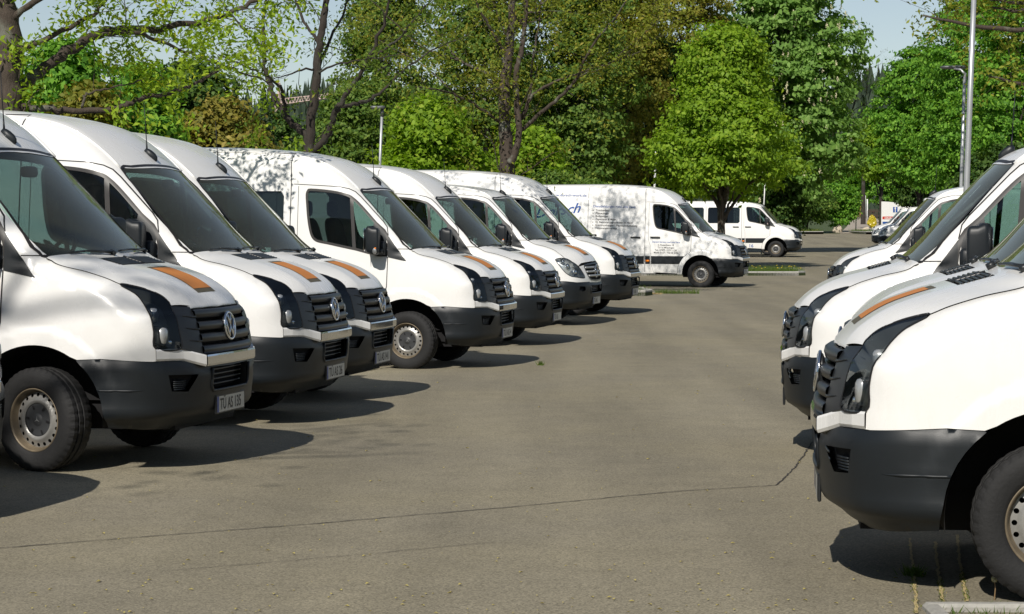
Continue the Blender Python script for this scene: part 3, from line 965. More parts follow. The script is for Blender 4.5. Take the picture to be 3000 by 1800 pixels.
def build_kit(roof, make, rear_glass=False, band=True):
    B = Body(roof, make); K = Kit(B); nodes = []
    pt, pl, rub = M['paint'], M['plastic'], M['rubber']
    def both(name, g, kids=(), smooth=True):
        for sg in (1, -1):
            f = (lambda q: q) if sg == 1 else mirror_geo
            nodes.append((name, gm(name, f(g), smooth), [(n, gm(n, f(k), True)) for n, k in kids]))
    def one(name, g, kids=(), smooth=True):
        nodes.append((name, gm(name, g, smooth), [(n, gm(n, k, True)) for n, k in kids]))

    # roof and its edge line
    rx = np.concatenate([np.linspace(-.645, -1.6, 26), np.linspace(-1.7, XR, 30)])
    ry = np.full(len(rx), .725)
    rp, _ = K.lift('top', np.stack([rx, ry], 1))
    ridge = np.stack([rx, rp[:, 2]], 1)
    rear_top = ridge[-1, 1]
    # ---- side wall
    slide = SLIDE if B.high else [(-1.47, .40), (-1.47, 2.30), (-3.02, 2.30), (-3.02, .62), (-2.95, .40)]
    rearch = arc((-WB, ARC), .48, 4, 176, 20)
    side = [(-.127, 1.447), (.034, 1.440)] + SCREEN_EDGE[1:] + [tuple(p) for p in ridge[1:]] + [(XR, .40), (-WB - .52, .37)] + [tuple(p) for p in rearch[::-1]] + \
           [(-WB + .52, .37), (-1.6, .36), (-.60, .345)] + DOOR[6:18] + TRI[3:0:-1][:0]
    i0 = 6
    darc = [tuple(p) for p in arc((0, ARC), .605, 181, 122, 9)]
    side = [(-.127, 1.447), (.034, 1.440)] + SCREEN_EDGE[1:] + [tuple(p) for p in ridge[1:]] + [(XR, .40), (-WB - .52, .37)] + [tuple(p) for p in rearch[::-1]] + \
           [(-WB + .52, .37), (-1.6, .36), (-1.17, .37)] + [DOOR[4]] + [DOOR[3], DOOR[2], DOOR[1], DOOR[0]] + [p for p in DOOR[:-9:-1]][:0]
    # upper door edge, back to the mirror triangle
    up = DOOR[::-1]                       # from (-.872,2.188) forward and down
    k_end = [i for i, p in enumerate(up) if p == (-.243, 1.60)][0]
    side += up[:k_end + 1]
    holes = [slide]
    win = []
    if rear_glass:
        win = [[(-1.56, 1.52), (-1.56, 2.08), (-1.60, 2.14), (-2.90, 2.14), (-2.94, 2.08), (-2.94, 1.52), (-2.88, 1.46), (-1.62, 1.46)],
               [(-3.12, 1.52), (-3.12, 2.08), (-3.17, 2.14), (-4.70, 2.14), (-4.76, 2.08), (-4.76, 1.52), (-4.70, 1.46), (-3.18, 1.46)]]
        holes.append(win[1])
    g = K.panel('side', side, pt, holes, .05)
    gaps = [K.ribbon('side', [(x, z) for x, z in dens(slide[1:4], .05, False)], .007, rub),
            K.ribbon('side', [(-1.47, .40), (-1.47, 2.22), (-1.49, slide[2][1])], .011, rub),
            K.ribbon('side', [(-3.02, .62), (-3.02, slide[2][1])], .009, rub),
            K.ribbon('side', [(-1.435, 2.225), (-1.375, 2.222)] + [(x, z + .004) for x, z in up[:k_end + 1]], .008, rub)]
    both('side_panel', g, [('panel_gap', join(*gaps))])
    rail = []
    Vr, Fr = tube(np.stack([rx, ry + .004, rp[:, 2] + .001], 1), .011, 6)
    both('roof_rail', [Vr, Fr, None, pt])
    # ---- sliding door
    kids = []
    g = K.panel('side', slide, pt, [win[0]] if win else [], .05)
    hx, hz = -1.72, 1.30
    kids.append(('door_handle', handle_geo(K, hx, hz)))
    if win: kids.append(('window_pane', K.panel('side', win[0], M['dark_glass'], (), .06, .004)))
    both('sliding_door', g, kids)
    if win: both('rear_window', K.panel('side', win[1], M['dark_glass'], (), .06, .004))
    # ---- front door
    g = K.panel('side', DOOR, pt, [GLASS], .04)
    gl = K.panel('side', GLASS, M['glass'], (), .05, -.006)
    seal = K.ribbon('side', spline(GLASS, 3, True), .030, M['seal'], .004, True)
    seal2 = K.ribbon('side', [(-.705, 2.052), (-.655, 1.44)], .042, M['seal'], .0035)
    foot = K.panel('side', [(-.262, 1.605), (-.256, 1.37), (-.47, 1.405), (-.42, 1.77)], pl, (), .04, .003)
    gap = K.ribbon('side', [(-1.375, 2.2), (-1.375, 1.25), (-1.325, 1.10), (-1.315, .64), (-1.235, .40)], .006, rub)
    gap2 = K.ribbon('side', [(-1.235, .392), (-.61, .36)] + darc + [(-.26, .93), (-.245, 1.0), (-.24, 1.345)], .010, rub)
    both('front_door', g, [('window_pane', gl), ('window_seal', join(seal, seal2)), ('mirror_foot', foot), ('panel_gap', join(gap, gap2)), ('door_handle', handle_geo(K, -1.19, 1.30))])
    both('mirror_triangle', K.panel('side', TRI, pl, (), .03, .006))
    # ---- front wing: shares its edges with lamp and bonnet
    H3 = HL_VW if make == 'vw' else HL_MB
    hr = spline(to_rad(H3), 4, True); HS, _ = K.lift('rad', hr)
    if make == 'vw':
        e0 = np.stack([np.linspace(.034, .50, 14), np.interp(np.linspace(.034, .50, 14), [.034, .15, .27, .40, .50], [.862, .835, .812, .80, .792])], 1)
        in_i = list(range(0, 21)); out_i = [0] + list(range(55, 35, -1))
    else:
        e0 = np.stack([np.linspace(.034, .58, 14), np.interp(np.linspace(.034, .58, 14), [.034, .15, .27, .42, .58], [.862, .835, .815, .81, .845])], 1)
        in_i = list(range(8, 21)); out_i = list(range(8, -1, -1)) + list(range(55, 39, -1))
    E0, _ = K.lift('top', e0)
    edge_xy = [tuple(p[:2]) for p in E0] + [tuple(HS[i][:2]) for i in in_i]
    edge_xz = [(p[0], p[2]) for p in E0[1:]] + [(HS[i][0], HS[i][2]) for i in out_i]
    farch = [tuple(p) for p in arc((0, ARC), .48, 52.5, 182, 26)]
    if make == 'vw': nose = edge_xz + [(.812, .745), (.795, .743), (.464, .763), (.307, .756)]
    else: nose = edge_xz + [(.703, .755), (.464, .763), (.307, .756)]
    wing = [(-.127, 1.447), (.034, 1.440)] + nose + farch[1:] + [(-.50, .345), (-.60, .345)] + darc + [(-.26, .93), (-.245, 1.0), (-.24, 1.345), (-.234, 1.343), (-.014, 1.296)]
    g = K.panel('side', wing, pt, (), .035)
    gap = K.ribbon('side', [(-.12, 1.444), (.03, 1.441)], .006, rub)
    both('front_wing', g, [('panel_gap', gap)])
    # ---- bonnet
    cowl = [(.034, .86), (.085, .62), (.135, .35), (.150, 0)]
    cowl = [tuple(p) for p in spline(cowl, 5)]
    if make == 'vw':
        edge = edge_xy
        lip = [(.882, .42), (.905, .25), (.920, 0)]
    else:
        edge = edge_xy + [(.875, .55)]
        lip = [(.905, .40), (.925, .25), (.938, 0)]
    half = cowl[::-1][:1] + cowl[::-1][1:] if False else cowl[::-1]
    left = [(.150, 0)] + [p for p in cowl[::-1][1:]] + edge[1:] + lip
    full = left + [(x, -y) for x, y in left[::-1][1:-1]]
    vent = [(.210, .42), (.210, -.42), (.375, -.38), (.375, .38)]
    g = K.panel('top', full, pt, [vent], .035, .004)
    if make == 'vw':
        # rolled lip down to the grille
        ys_ = np.linspace(-.622, .622, 41)
        lx = np.interp(np.abs(ys_), [0, .25, .42, .622], [.920, .905, .882, .832])
        P0, N0 = K.lift('top', np.stack([lx, ys_], 1), .004)
        P1 = P0 + [.004, 0, -.016]; P2 = P0 + [-.03, 0, -.03]
        V = np.concatenate([P0, P1, P2]); n = 41
        F = [(i, i + 1, n + i + 1, n + i) for i in range(n - 1)] + [(n + i, n + i + 1, 2 * n + i + 1, 2 * n + i) for i in range(n - 1)]
        F = [f[::-1] for f in F]
        g = [np.concatenate([g[0], V]), g[1] + [tuple(i + len(g[0]) for i in f) for f in F], np.concatenate([g[2], N0, N0 * .6 + [.6, 0, -.1], np.tile([.3, 0, -.9], (n, 1))]), pt]
    seam = [K.ribbon('top', [(x, sg * y) for x, y in edge], .006, rub, .0045) for sg in (1, -1)]
    vb = K.panel('top', vent, M['void'], (), .05, -.02)
    bars = []
    for t in np.linspace(.232, .352, 6):
        P, N = K.lift('top', np.stack([np.full(25, t), np.linspace(-.40, .40, 25)], 1), .002)
        bars.append([*tube(P, .008, 6), None, M['grille']])
    P, N = K.lift('top', np.array([(x, 0) for x in np.linspace(.212, .373, 6)]), .004)
    bars.append([*tube(P, .012, 6), None, M['grille']])
    one('bonnet', g, [('bonnet_seam', join(*seam)), ('vent_well', vb), ('vent_slats', join(*bars))])
    # ---- roof
    wt = [(-.645, .725), (-.60, .55), (-.565, .30), (-.552, 0)]
    wt = [tuple(p) for p in spline(wt, 4)]
    ro = wt + [(x, -y) for x, y in wt[::-1][1:]] + [(x, -.725) for x in np.linspace(-.8, XR, 30)] + [(x, .725) for x in np.linspace(XR, -.8, 30)]
    g = K.panel('top', ro, pt, (), .05)
    P, N = K.lift('top', np.array([(-.655, 0.)]))
    ant = MB(); p = P[0]
    V, F = superbox((0, 0, 0), (.075, .034, .038), 2.2, 12, 6)
    sl = .62
    V = [(p[0] + x * math.cos(sl) + z * math.sin(sl) * .6 - .0, p[1] + y * (1 - .35 * (x > 0)), p[2] + .012 - x * math.sin(sl) + z) for x, y, z in V]
    ant.add(V, F); ant.tube([(p[0] - .035, 0, p[2] + .05), (p[0] - .04, 0, p[2] + .14)], [.009, .005], 6); ant.tube([(p[0] - .04, 0, p[2] + .14), (p[0] - .06, 0, p[2] + .48)], [.0045, .003], 5)
    one('roof', g, [('antenna', geo(ant, pl))])
    # ---- windscreen (front view y, z)
    se = np.array(SCREEN_EDGE)
    ey = np.interp(se[:, 1], [1.44, 2.142], [.868, .727])
    ws = [(y, z) for y, z in zip(ey, se[:, 1])]
    topc = [(.55, 2.160), (.30, 2.175), (0, 2.180)]
    botc = [(0, 1.425), (.35, 1.427), (.62, 1.432)]
    hl_ = botc + ws + topc
    wsf = hl_ + [(-y, z) for y, z in hl_[::-1] if y > 1e-6]
    g = K.panel('front', wsf, M['screen'], (), .05, -.004)
    frit = K.ribbon('front', spline(wsf, 2, True), .020, M['seal'], .001, True)
    wips = []
    for (a, b, c) in (((-.10, 1.435), (-.62, 1.447), (-.45, 1.440)), ((.62, 1.440), (.06, 1.448), (.28, 1.437))):
        q = np.array([a, ((a[0] + b[0]) / 2, (a[1] + b[1]) / 2 + .012), b]); wip = MB(); wips.append(wip)
        P, N = K.lift('front', np.array([[a[0], a[1]], [c[0], c[1] + .006]]), .028); wip.tube(P, [.011, .007], 6)
        P, N = K.lift('front', spline(q, 5), .016); wip.tube(P, .0075, 6)
        P, N = K.lift('front', np.array([[a[0], a[1] - .012], [a[0], a[1] + .01]]), .02); wip.tube(P, .016, 8)
    bp, bn = K.lift('front', arc((-.68, 1.515), .042, 0, 360, 25)[:-1], -.012); bp2, _ = K.lift('front', np.array([(-.70, 1.505), (-.66, 1.505), (-.66, 1.522), (-.70, 1.522)]), -.009)
    one('windscreen', g, [('black_border', frit), ('green_badge', [bp, [tuple(range(len(bp)))[::-1]], None, M['badge_green']]), ('badge_field', [bp2, [(3, 2, 1, 0)], None, M['badge_white']])] + [('wiper', geo(w_, M['grille'])) for w_ in wips])
    # ---- head lamps
    lens = K.panel('rad', hr, M['lens'] if make == 'vw' else M['lens_clear'], (), .02, .003)
    cen = hr.mean(0)
    inn = cen + (hr - cen) * .90
    bowl = K.panel('rad', inn, M['bowl'] if make == 'vw' else M['silver'], (), .03, -.075)
    A, _ = K.lift('rad', hr, .0); Bq, _ = K.lift('rad', inn, -.075)
    n = len(hr)
    wall = [np.concatenate([A, Bq]), [(i, (i + 1) % n, n + (i + 1) % n, n + i) for i in range(n)], None, M['bowl'] if make == 'vw' else M['silver']]
    rim = K.ribbon('rad', hr, .010, rub, .004, True)
    refl = MB(); glow = MB()
    if make == 'vw':
        for (x, y, z, r, hz) in ((.80, .765, .905, .058, .066), (.735, .755, 1.045, .046, .05)):
            V, F = superbox((x, y, z), (r, r, hz), 3.5, 20, 8); refl.add(V, F)
        V, F = superbox((.835, .70, .862), (.035, .03, .022), 3, 10, 6); glow.add(V, F)
        V, F = superbox((.77, .822, .965), (.014, .010, .028), 2.4, 10, 6); glow.add(V, F)
    else:
        for (x, y, z, r) in ((.80, .72, .90, .062), (.70, .845, 1.0, .05)):
            V, F = superbox((x, y, z), (r * .8, r, r), 2.0, 16, 8); refl.add(V, F)
        V, F = superbox((.62, .88, 1.08), (.04, .03, .03), 2.0, 12, 6); glow.add(V, F)
    both('head_lamp', lens, [('lamp_bowl', bowl), ('lamp_wall', wall), ('lamp_rim', rim), ('reflector', geo(refl, M['lampgrey'] if make == 'vw' else M['chrome'])), ('lamp_chrome', geo(glow, M['chrome']))])
    # ---- grille
    if make == 'vw':
        flank = [(.834, .622, 1.098), (.878, .435, 1.088), (.90, .425, 1.0), (.945, .425, .80), (.955, .43, .765), (.909, .660, .815), (.896, .648, .913), (.872, .640, 1.02)]
        gf = K.panel('rad', to_rad(flank), M['grille'], (), .03, .004)
        well = K.panel('front', [(-.435, .765), (.435, .765), (.435, 1.086), (-.435, 1.086)], M['void'], (), .05, -.05)
        slats = []
        for zc in (1.038, .957, .876, .797):
            yy = np.linspace(-.445, .445, 31)
            P, N = K.lift('front', np.stack([yy, np.full(31, zc)], 1), 0.)
            sec = [(-.045, .030), (-.004, .032), (.011, .022), (.016, .0), (.010, -.024), (-.004, -.032), (-.045, -.031)]
            V = np.concatenate([P + [dx, 0, dz] for dx, dz in sec]); m = 31
            F = [(k * m + i, (k + 1) * m + i, (k + 1) * m + i + 1, k * m + i + 1) for k in range(6) for i in range(m - 1)]
            mine = [[V, F, None, M['grille']]]; slats.append(mine)
            if zc > .8:
                for sg in (1, -1):
                    q = np.array([(sg * .44, zc - .018), (sg * .50, zc - .014), (sg * .575, zc - .006)])
                    P, N = K.lift('front', q, .006); mine.append([*tube(P, [.008, .006, .003], 6), None, M['grille']])
        kids = [('grille_flank', gf), ('grille_flank', mirror_geo(gf))] + [('grille_slat', join(*s_)) for s_ in slats]
        emb = vw_geo((0, 0, 0), .092, M['chrome']); emb[0] = emb[0] @ np.array([[1, 0, 0], [0, 1, 0], [-.13, 0, 1]]) + [1.004, 0, .945]
        bp = MB(); V, F = superbox((.985, 0, .945), (.02, .088, .088), 2.2, 20, 8); bp.add(V, F)
        kids += [('emblem', emb), ('emblem_plate', geo(bp, M['grille']))]
        one('grille', well, kids)
        # white strip and chrome bar
        path = [(.808, .858, .784), (.86, .765, .782), (.912, .635, .776), (.960, .54, .750), (1.008, .462, .728)]
        def bandgeo(path, h, mat, th=.02):
            P = np.array(path); n = len(P)
            top = P + [0, 0, h / 2]; bot = P - [0, 0, h / 2]
            t = np.gradient(P, axis=0); nn = np.stack([-t[:, 1], t[:, 0], 0 * t[:, 0]], 1); nn /= np.linalg.norm(nn, axis=1, keepdims=True)
            if nn[n // 2, 0] < 0: nn = -nn
            rows = [top - nn * .03, top + nn * .008, (top * .85 + bot * .15) + nn * .012, (bot * .82 + top * .18) + nn * .012, bot + nn * .004, bot - nn * .03]
            V = np.concatenate(rows); F = []
            for k in range(5):
                for i in range(n - 1):
                    f = (k * n + i, k * n + i + 1, (k + 1) * n + i + 1, (k + 1) * n + i)
                    a = np.cross(V[f[1]] - V[f[0]], V[f[2]] - V[f[0]])
                    ref = nn[i] if 0 < k < 4 else np.array([0, 0, 1.0 if k == 0 else -1.0])
                    F.append(f if a @ ref > 0 else f[::-1])
            return [V, F, None, mat]
        st = bandgeo(path, .078, pt)
        both('bumper_trim', st, smooth=False)
        one('chrome_bar', bandgeo([(1.010, .458, .728), (1.018, .30, .728), (1.024, 0, .728), (1.018, -.30, .728), (1.010, -.458, .728)], .076, M['chrome']), smooth=False)
    else:
        gm_ = [(.50, 1.018), (.535, .985), (.49, .862), (.415, .792), (.30, .762), (0, .752)]
        left = [(0, 1.04), (.25, 1.034), (.46, 1.022)] + gm_
        fullg = left + [(-y, z) for y, z in left[::-1][1:-1]]
        well = K.panel('front', fullg, M['void'], (), .05, -.03)
        slats = []
        for zc, hw in ((.975, .50), (.905, .48), (.835, .43)):
            yy = np.linspace(-hw, hw, 25); P, N = K.lift('front', np.stack([yy, np.full(25, zc)], 1), -.004)
            slats.append([*tube(P, .019, 8), None, M['lampgrey']])
        ring = K.ribbon('front', spline(fullg, 2, True), .022, M['grille'], .006, True)
        one('grille', well, [('grille_slat', s_) for s_ in slats] + [('grille_ring', ring), ('emblem', star_geo((1.000, 0, .91), .105, M['chrome']))])
        fp = [(.703, .935, .888), (.763, .898, .845), (.819, .84, .827), (.92, .583, .809), (.884, .65, .934), (.855, .71, .994), (.89, .55, 1.015)]
        fr_ = [tuple(p) for p in to_rad(fp)]
        ring_half = [tuple(p) for p in to_rad(np.array([(.90, .50, 1.018), (.905, .535, .985), (.94, .49, .862), (.963, .415, .792), (.99, .30, .762), (1.01, .0, .752)]))]
        bt = [tuple(p) for p in to_rad(np.array([(1.011, 0, .712), (.975, .386, .724), (.962, .444, .735), (.846, .807, .735), (.703, .935, .755)]))]
        hp = fr_ + ring_half + bt
        fpnl = K.panel('rad', hp, pt, (), .03)
        one('front_panel', join(fpnl, mirror_geo(fpnl)))
    # ---- bumper
    if make == 'vw':
        btop = [(.307, .945, .756), (.464, .937, .763), (.795, .841, .743), (.91, .625, .735), (.985, .45, .69), (1.01, 0, .69)]
    else:
        btop = [(.307, .945, .756), (.464, .937, .763), (.703, .935, .755), (.846, .807, .735), (.962, .444, .735), (.975, .386, .724), (1.011, 0, .712)]
    bl = [tuple(p) for p in to_rad(btop)]
    barch = [(x, .95, z) for x, z in arc((0, ARC), .48, 52, 0, 8)]
    brear = [tuple(p) for p in to_rad(barch[::-1][1:])]
    bot = [tuple(p) for p in to_rad(np.array([(.95, 0, .245), (.93, .3, .25), (.85, .6, .26), (.70, .82, .275), (.49, .90, .30)]))]
    half = bl + bot + brear
    z0, z1 = (.515, .672) if make == 'vw' else (.54, .672)
    yi = .345 if make == 'vw' else .40
    intake = [tuple(p) for p in to_rad(np.array([(1.0, 0, z1), (.985, yi, z1 + .006), (.985, yi, z0 + .03), (.985, yi - .03, z0), (1.0, 0, z0)]))]
    half_in = bl[:-1] + [bl[-1]] + [intake[0]] + intake[1:] + bot + brear
    fog = [tuple(p) for p in to_rad(np.array([(.851, .771, .650), (.945, .50, .640), (.912, .598, .53), (.858, .738, .54)]))] if make == 'vw' else [tuple(p) for p in to_rad(np.array([(.87, .74, .665), (.93, .60, .66), (.935, .58, .60), (.90, .66, .575), (.86, .75, .60)]))]
    g = K.panel('rad', half_in, pl, [fog], .03, .010)
    # softened shelf along the top and a shallow groove are pressed into the skin
    P, N = g[0], g[2]
    ph = np.arctan2(P[:, 1], P[:, 0] - XC)
    zt = np.interp(ph, [b[0] for b in bl[::-1]], [b[1] for b in bl[::-1]])
    dtop = zt - P[:, 2]
    P -= N * (.016 * (1 - ss(0, .05, dtop)))[:, None]
    gr = np.exp(-((P[:, 2] - .553) / .012) ** 2) * ss(.70, .62, P[:, 0] * 1.0) * (make == 'vw')
    P += N * (.005 * gr)[:, None]
    P += N * (.014 * np.exp(-((P[:, 2] - .395) / .045) ** 2))[:, None]
    zb = .37
    P -= N * (.020 * ss(zb + .02, zb - .06, P[:, 2]))[:, None]
    g[2] = None
    inner = K.panel('rad', [tuple(p) for p in to_rad(np.array([(.851, .771, .650), (.945, .50, .640), (.912, .598, .53), (.858, .738, .54)]))], M['void'], (), .04, -.035)
    louv = []
    for z in np.linspace(.545, .60, 5):
        y0 = .735; y1 = .625
        P2, N2 = K.lift('front', np.array([(y0, z), ((y0 + y1) / 2, z), (y1, z)]), -.012); louv.append([*tube(P2, .0055, 6), None, pl])
    ibox = K.panel('front', [(-yi, z0 - .01), (yi, z0 - .01), (yi, z1 + .01), (-yi, z1 + .01)], M['void'], (), .05, -.09)
    ibars = []
    for z in np.linspace(z0 + .03, z1 - .02, 4):
        P2, N2 = K.lift('front', np.stack([np.linspace(-yi, yi, 15), np.full(15, z)], 1), -.05); ibars.append([*tube(P2, .007, 6), None, M['grille']])
    lipq = np.array([(-yi, z1), (-yi, z0 + .03), (-yi + .03, z0), (yi - .03, z0), (yi, z0 + .03), (yi, z1)])
    P2, N2 = K.lift('front', dens(lipq, .05, False), .010); lipg = [*tube(P2, .011, 6), None, pl]
    gq = np.stack([np.linspace(.45, .74, 16), np.full(16, .553)], 1); Pg, Ng = K.lift('side', gq, .010); glin = [*tube(Pg, np.concatenate([np.full(11, .0075), np.linspace(.0075, .001, 5)]), 6), None, pl]
    kids = [('bumper_line', glin), ('bumper_line', mirror_geo(glin)), ('fog_recess', inner), ('fog_recess', mirror_geo(inner)), ('fog_louvres', join(*louv)), ('fog_louvres', mirror_geo(join(*louv))), ('intake_well', ibox), ('intake_bars', join(*ibars)), ('intake_lip', lipg)]
    one('bumper', join(g, mirror_geo(g)), kids)
    # ---- plate
    pm = MB(); pm.box((0.990, -.275, .345), (1.008, .275, .478), .006)
    pf = MB(); pf.add([(1.0095, -.262, .358), (1.0095, .262, .358), (1.0095, .262, .466), (1.0095, -.262, .466)], [(0, 1, 2, 3)])
    pb = MB(); pb.add([(1.0105, .222, .358), (1.0105, .262, .358), (1.0105, .262, .466), (1.0105, .222, .466)], [(0, 1, 2, 3)])
    pb.add([(1.0105, -.222, .358), (1.0105, -.262, .358)], [])
    pbm = MB(); pbm.add([(1.0105, -.262, .358), (1.0105, -.226, .358), (1.0105, -.226, .466), (1.0105, -.262, .466)], [(0, 1, 2, 3)])
    one('number_plate', geo(pm, M['grille']), [('plate_face', geo(pf, M['plate'])), ('plate_band', geo(pbm, M['plate_blue']))], smooth=False)
    # ---- mirrors
    hm = MB(); V, F = superbox((0, 0, 0), (.085, .115, .165), 5.5, 28, 14)
    V = [(-.375 + x * (1 - .0 * z) + .02 * (y / .115), 1.105 + y + .0 * z, 1.555 + z - .02 * (x > 0)) for x, y, z in V]
    hm.add(V, F)
    arm = MB(); V, F = superbox((-.30, .975, 1.455), (.055, .07, .085), 4, 16, 8); arm.add(V, F)
    V, F = superbox((-.31, 1.02, 1.42), (.05, .09, .03), 4, 16, 8); arm.add(V, F)
    face = MB(); face.box((-.4625, 1.01, 1.42), (-.4600, 1.20, 1.69), 0)
    ind = MB(); V, F = superbox((-.325, 1.192, 1.43), (.035, .030, .045), 2.6, 12, 8); ind.add(V, F)
    indo = MB(); V, F = superbox((-.315, 1.196, 1.455), (.018, .028, .014), 2.6, 10, 6); indo.add(V, F)
    both('door_mirror', geo(hm, pl), [('mirror_arm', geo(arm, pl)), ('mirror_glass', geo(face, M['chrome'])), ('side_indicator', geo(ind, M['satin'])), ('indicator_bulb', geo(indo, M['orange']))])
    # ---- rub strip low on the side
    if band:
        a, b = .612, .815
        segs = [[(-1.30, a), (-.565, a), (-.43, b), (-1.30, b)], [(-2.99, a), (-1.49, a), (-1.49, b), (-2.99, b)], [(-1.455, a), (-1.33, a), (-1.33, b), (-1.455, b)], [(-3.15, a), (-3.05, a), (-3.05, b), (-3.20, b)]]
        gs = [K.panel('side', s_, pl, (), .05, .008) for s_ in segs]
        lamp, ln = K.lift('side', spline([(-1.435, .665), (-1.35, .665), (-1.34, .69), (-1.35, .715), (-1.435, .715), (-1.445, .69)], 3, True), .016)
        lb, _ = K.lift('side', spline([(-1.435, .665), (-1.35, .665), (-1.34, .69), (-1.35, .715), (-1.435, .715), (-1.445, .69)], 3, True), .0)
        n = len(lamp)
        lg = [np.concatenate([lamp, lb]), [tuple(range(n))[::-1]] + [(i, (i + 1) % n, n + (i + 1) % n, n + i) for i in range(n)], None, M['orange']]
        for k_, g_ in enumerate(gs): both('rub_strip', g_, [('side_marker', lg)] if k_ == 2 else [])
    # ---- rear end, underside, cab
    yy = np.interp(np.linspace(.36, rear_top, 24), [.36, 2.7], [0, 0])
    zz = np.linspace(.38, rear_top - .002, 30)
    P, N = K.lift('side', np.stack([np.full(30, XR), zz], 1))
    poly = [(XR, p[1], p[2]) for p in P]
    tp, _ = K.lift('top', np.stack([np.full(9, XR), np.linspace(.725, -.725, 9)], 1))
    poly = poly + [tuple(p) for p in tp] + [(XR, -y, z) for _, y, z in poly[::-1]]
    one('rear_doors', [np.array(poly), [tuple(range(len(poly)))], None, pt], smooth=False)
    ub = MB(); ub.box((-4.85, -.80, .34), (-.55, .80, .44)); ub.box((-.55, -.55, .26), (.82, .55, .46)); ub.box((.0, -.62, .46), (.80, .62, .95))
    one('underbody', geo(ub, M['void']), smooth=False)
    for cx in (0, -WB):
        for sg in (1, -1):
            lin = MB()
            a = arc((cx, ARC), .475, -8, 188, 22); n = len(a)
            V = [(x, sg * .955, z) for x, z in a] + [(x, sg * .58, z) for x, z in a]
            lin.add(V, [(i, i + 1, n + i + 1, n + i) for i in range(n - 1)])
            lin.add([(cx, sg * .585, ARC)] + [(x, sg * .585, z) for x, z in a], [(0, i, i + 1) for i in range(1, n)])
            one('wheel_housing', geo(lin, M['void']), smooth=False)
    
    cab = MB(); cab.box((-.42, -.84, .95), (.02, .84, 1.36), .05); cab.box((.0, -.78, 1.20), (.12, .78, 1.405), .03)
    cab.box((-.62, -.10, 1.0), (-.38, .16, 1.30), .04)
    one('dashboard', geo(cab, M['interior']), smooth=False)
    fl = MB(); fl.box((-1.44, -.86, .74), (-.35, .86, .80)); one('cab_floor', geo(fl, M['interior']), smooth=False)
    if not rear_glass:
        bh = MB(); V = [(-1.43, y, z) for y, z in ((.93, .8), (.92, 1.5), (.87, 2.0), (.80, 2.2), (-.80, 2.2), (-.87, 2.0), (-.92, 1.5), (-.93, .8))]
        bh.add(V, [tuple(range(8))]); one('bulkhead', geo(bh, M['lining']), smooth=False)
    for yc, hw in ((.52, .25), (-.50, .27)):
        st_ = MB()
        V, F = superbox((-.95, yc, 1.08), (.27, hw, .09), 5, 20, 8); st_.add(V, F)
        V, F = superbox((0, 0, 0), (.085, hw * .95, .36), 4, 20, 10); st_.add([(-1.24 + x - .22 * (z + .36), yc + y, 1.46 + z) for x, y, z in V], F)
        V, F = superbox((-1.40, yc, 1.93), (.05, .13, .10), 3.5, 16, 8); st_.add(V, F)
        nodes.append(('cab_seat', gm('cab_seat', geo(st_, M['seat'])), []))
    sw = MB(); a = np.linspace(0, 2 * np.pi, 25)
    sw.tube([(-.52 + .19 * math.sin(t) * .55, .50 + .19 * math.cos(t), 1.40 + .19 * math.sin(t) * .83) for t in a], .015, 8, False); sw.tube([(-.40, .5, 1.30), (-.52, .5, 1.40)], .03, 8)
    nodes.append(('steering_wheel', gm('steering_wheel', geo(sw, M['interior'])), []))
    mr = MB(); V, F = superbox((-.50, 0, 2.02), (.02, .12, .04), 4, 16, 8); mr.add(V, F); nodes.append(('interior_mirror', gm('interior_mirror', geo(mr, M['interior'])), []))
    return K, nodes


def handle_geo(K, x, z):
    mb = MB()
    P, N = K.lift('side', np.array([(x - .13, z + .004), (x - .07, z), (x + .07, z), (x + .13, z - .004)]), .028)
    mb.tube(P, [.016, .020, .020, .016], 8)
    for dx in (-.11, .11):
        P, N = K.lift('side', np.array([(x + dx, z)]), 0.)
        mb.tube([P[0], P[0] + N[0] * .028], .014, 6)
    return geo(mb, M['grille'])


KITS = {}
STUFF = ('vent_slats', 'fog_louvres', 'intake_bars', 'cap_slots', 'panel_gap', 'bonnet_seam', 'reflector', 'lamp_chrome')
def kit(*a):
    if a not in KITS: KITS[a] = build_kit(*a)
    return KITS[a]


def cached(K, name, *a):
    c = K.__dict__.setdefault('cache', {})
    if name not in c: c[name] = gm(name, K.panel(*a))
    return c[name]


def place_van(key, name, label, roof='high', make='vw', rear_glass=False, band=True, steer=0., plate='TÜ AS', sticker=True, group=None, cat='van', pose=None):
    x, y, psi, dz = pose or POSE[key]
    K, nodes = kit(roof, make, rear_glass, band)
    root = empty(name, (x, y, dz), psi)
    tag(root, label, cat, group)
    for nm, me, kids in nodes:
        p = obj(nm, me, root)
        for kn, km in kids:
            q = obj(kn, km, p)
            if kn in STUFF: q['kind'] = 'stuff'
        if nm == 'bonnet' and sticker:
            obj('sticker_border', cached(K, 'sticker_border', 'top', [(.455, .165), (.455, -.165), (.835, -.165), (.835, .165)], M['sticker_dark'], (), .04, .0055), p)
            obj('orange_sticker', cached(K, 'orange_sticker', 'top', [(.49, .160), (.49, -.160), (.80, -.160), (.80, .160)], M['sticker'], (), .04, .0075), p)
        if nm == 'number_plate' and plate:
            V, F = text_geo(plate, .40 if len(plate) > 6 else .25, .075, 0, .012)
            P = [(1.0115, -.205 + q[0], .375 + q[1]) for q in V]
            obj('plate_lettering', mesh('plate_lettering', P, F, M['ink'], smooth=False), p)
    wn_, wm, wk = WHEEL
    for wx in (0, -WB):
        for sg in (1, -1):
            r = (steer if wx == 0 else 0) + (0 if sg == 1 else math.pi)
            w = obj('wheel', wm, root, (wx, sg * .845, .345), (0, 0, r))
            for kn, km in wk:
                q = obj(kn, km, w)
                if kn in STUFF: q['kind'] = 'stuff'
    return root, K


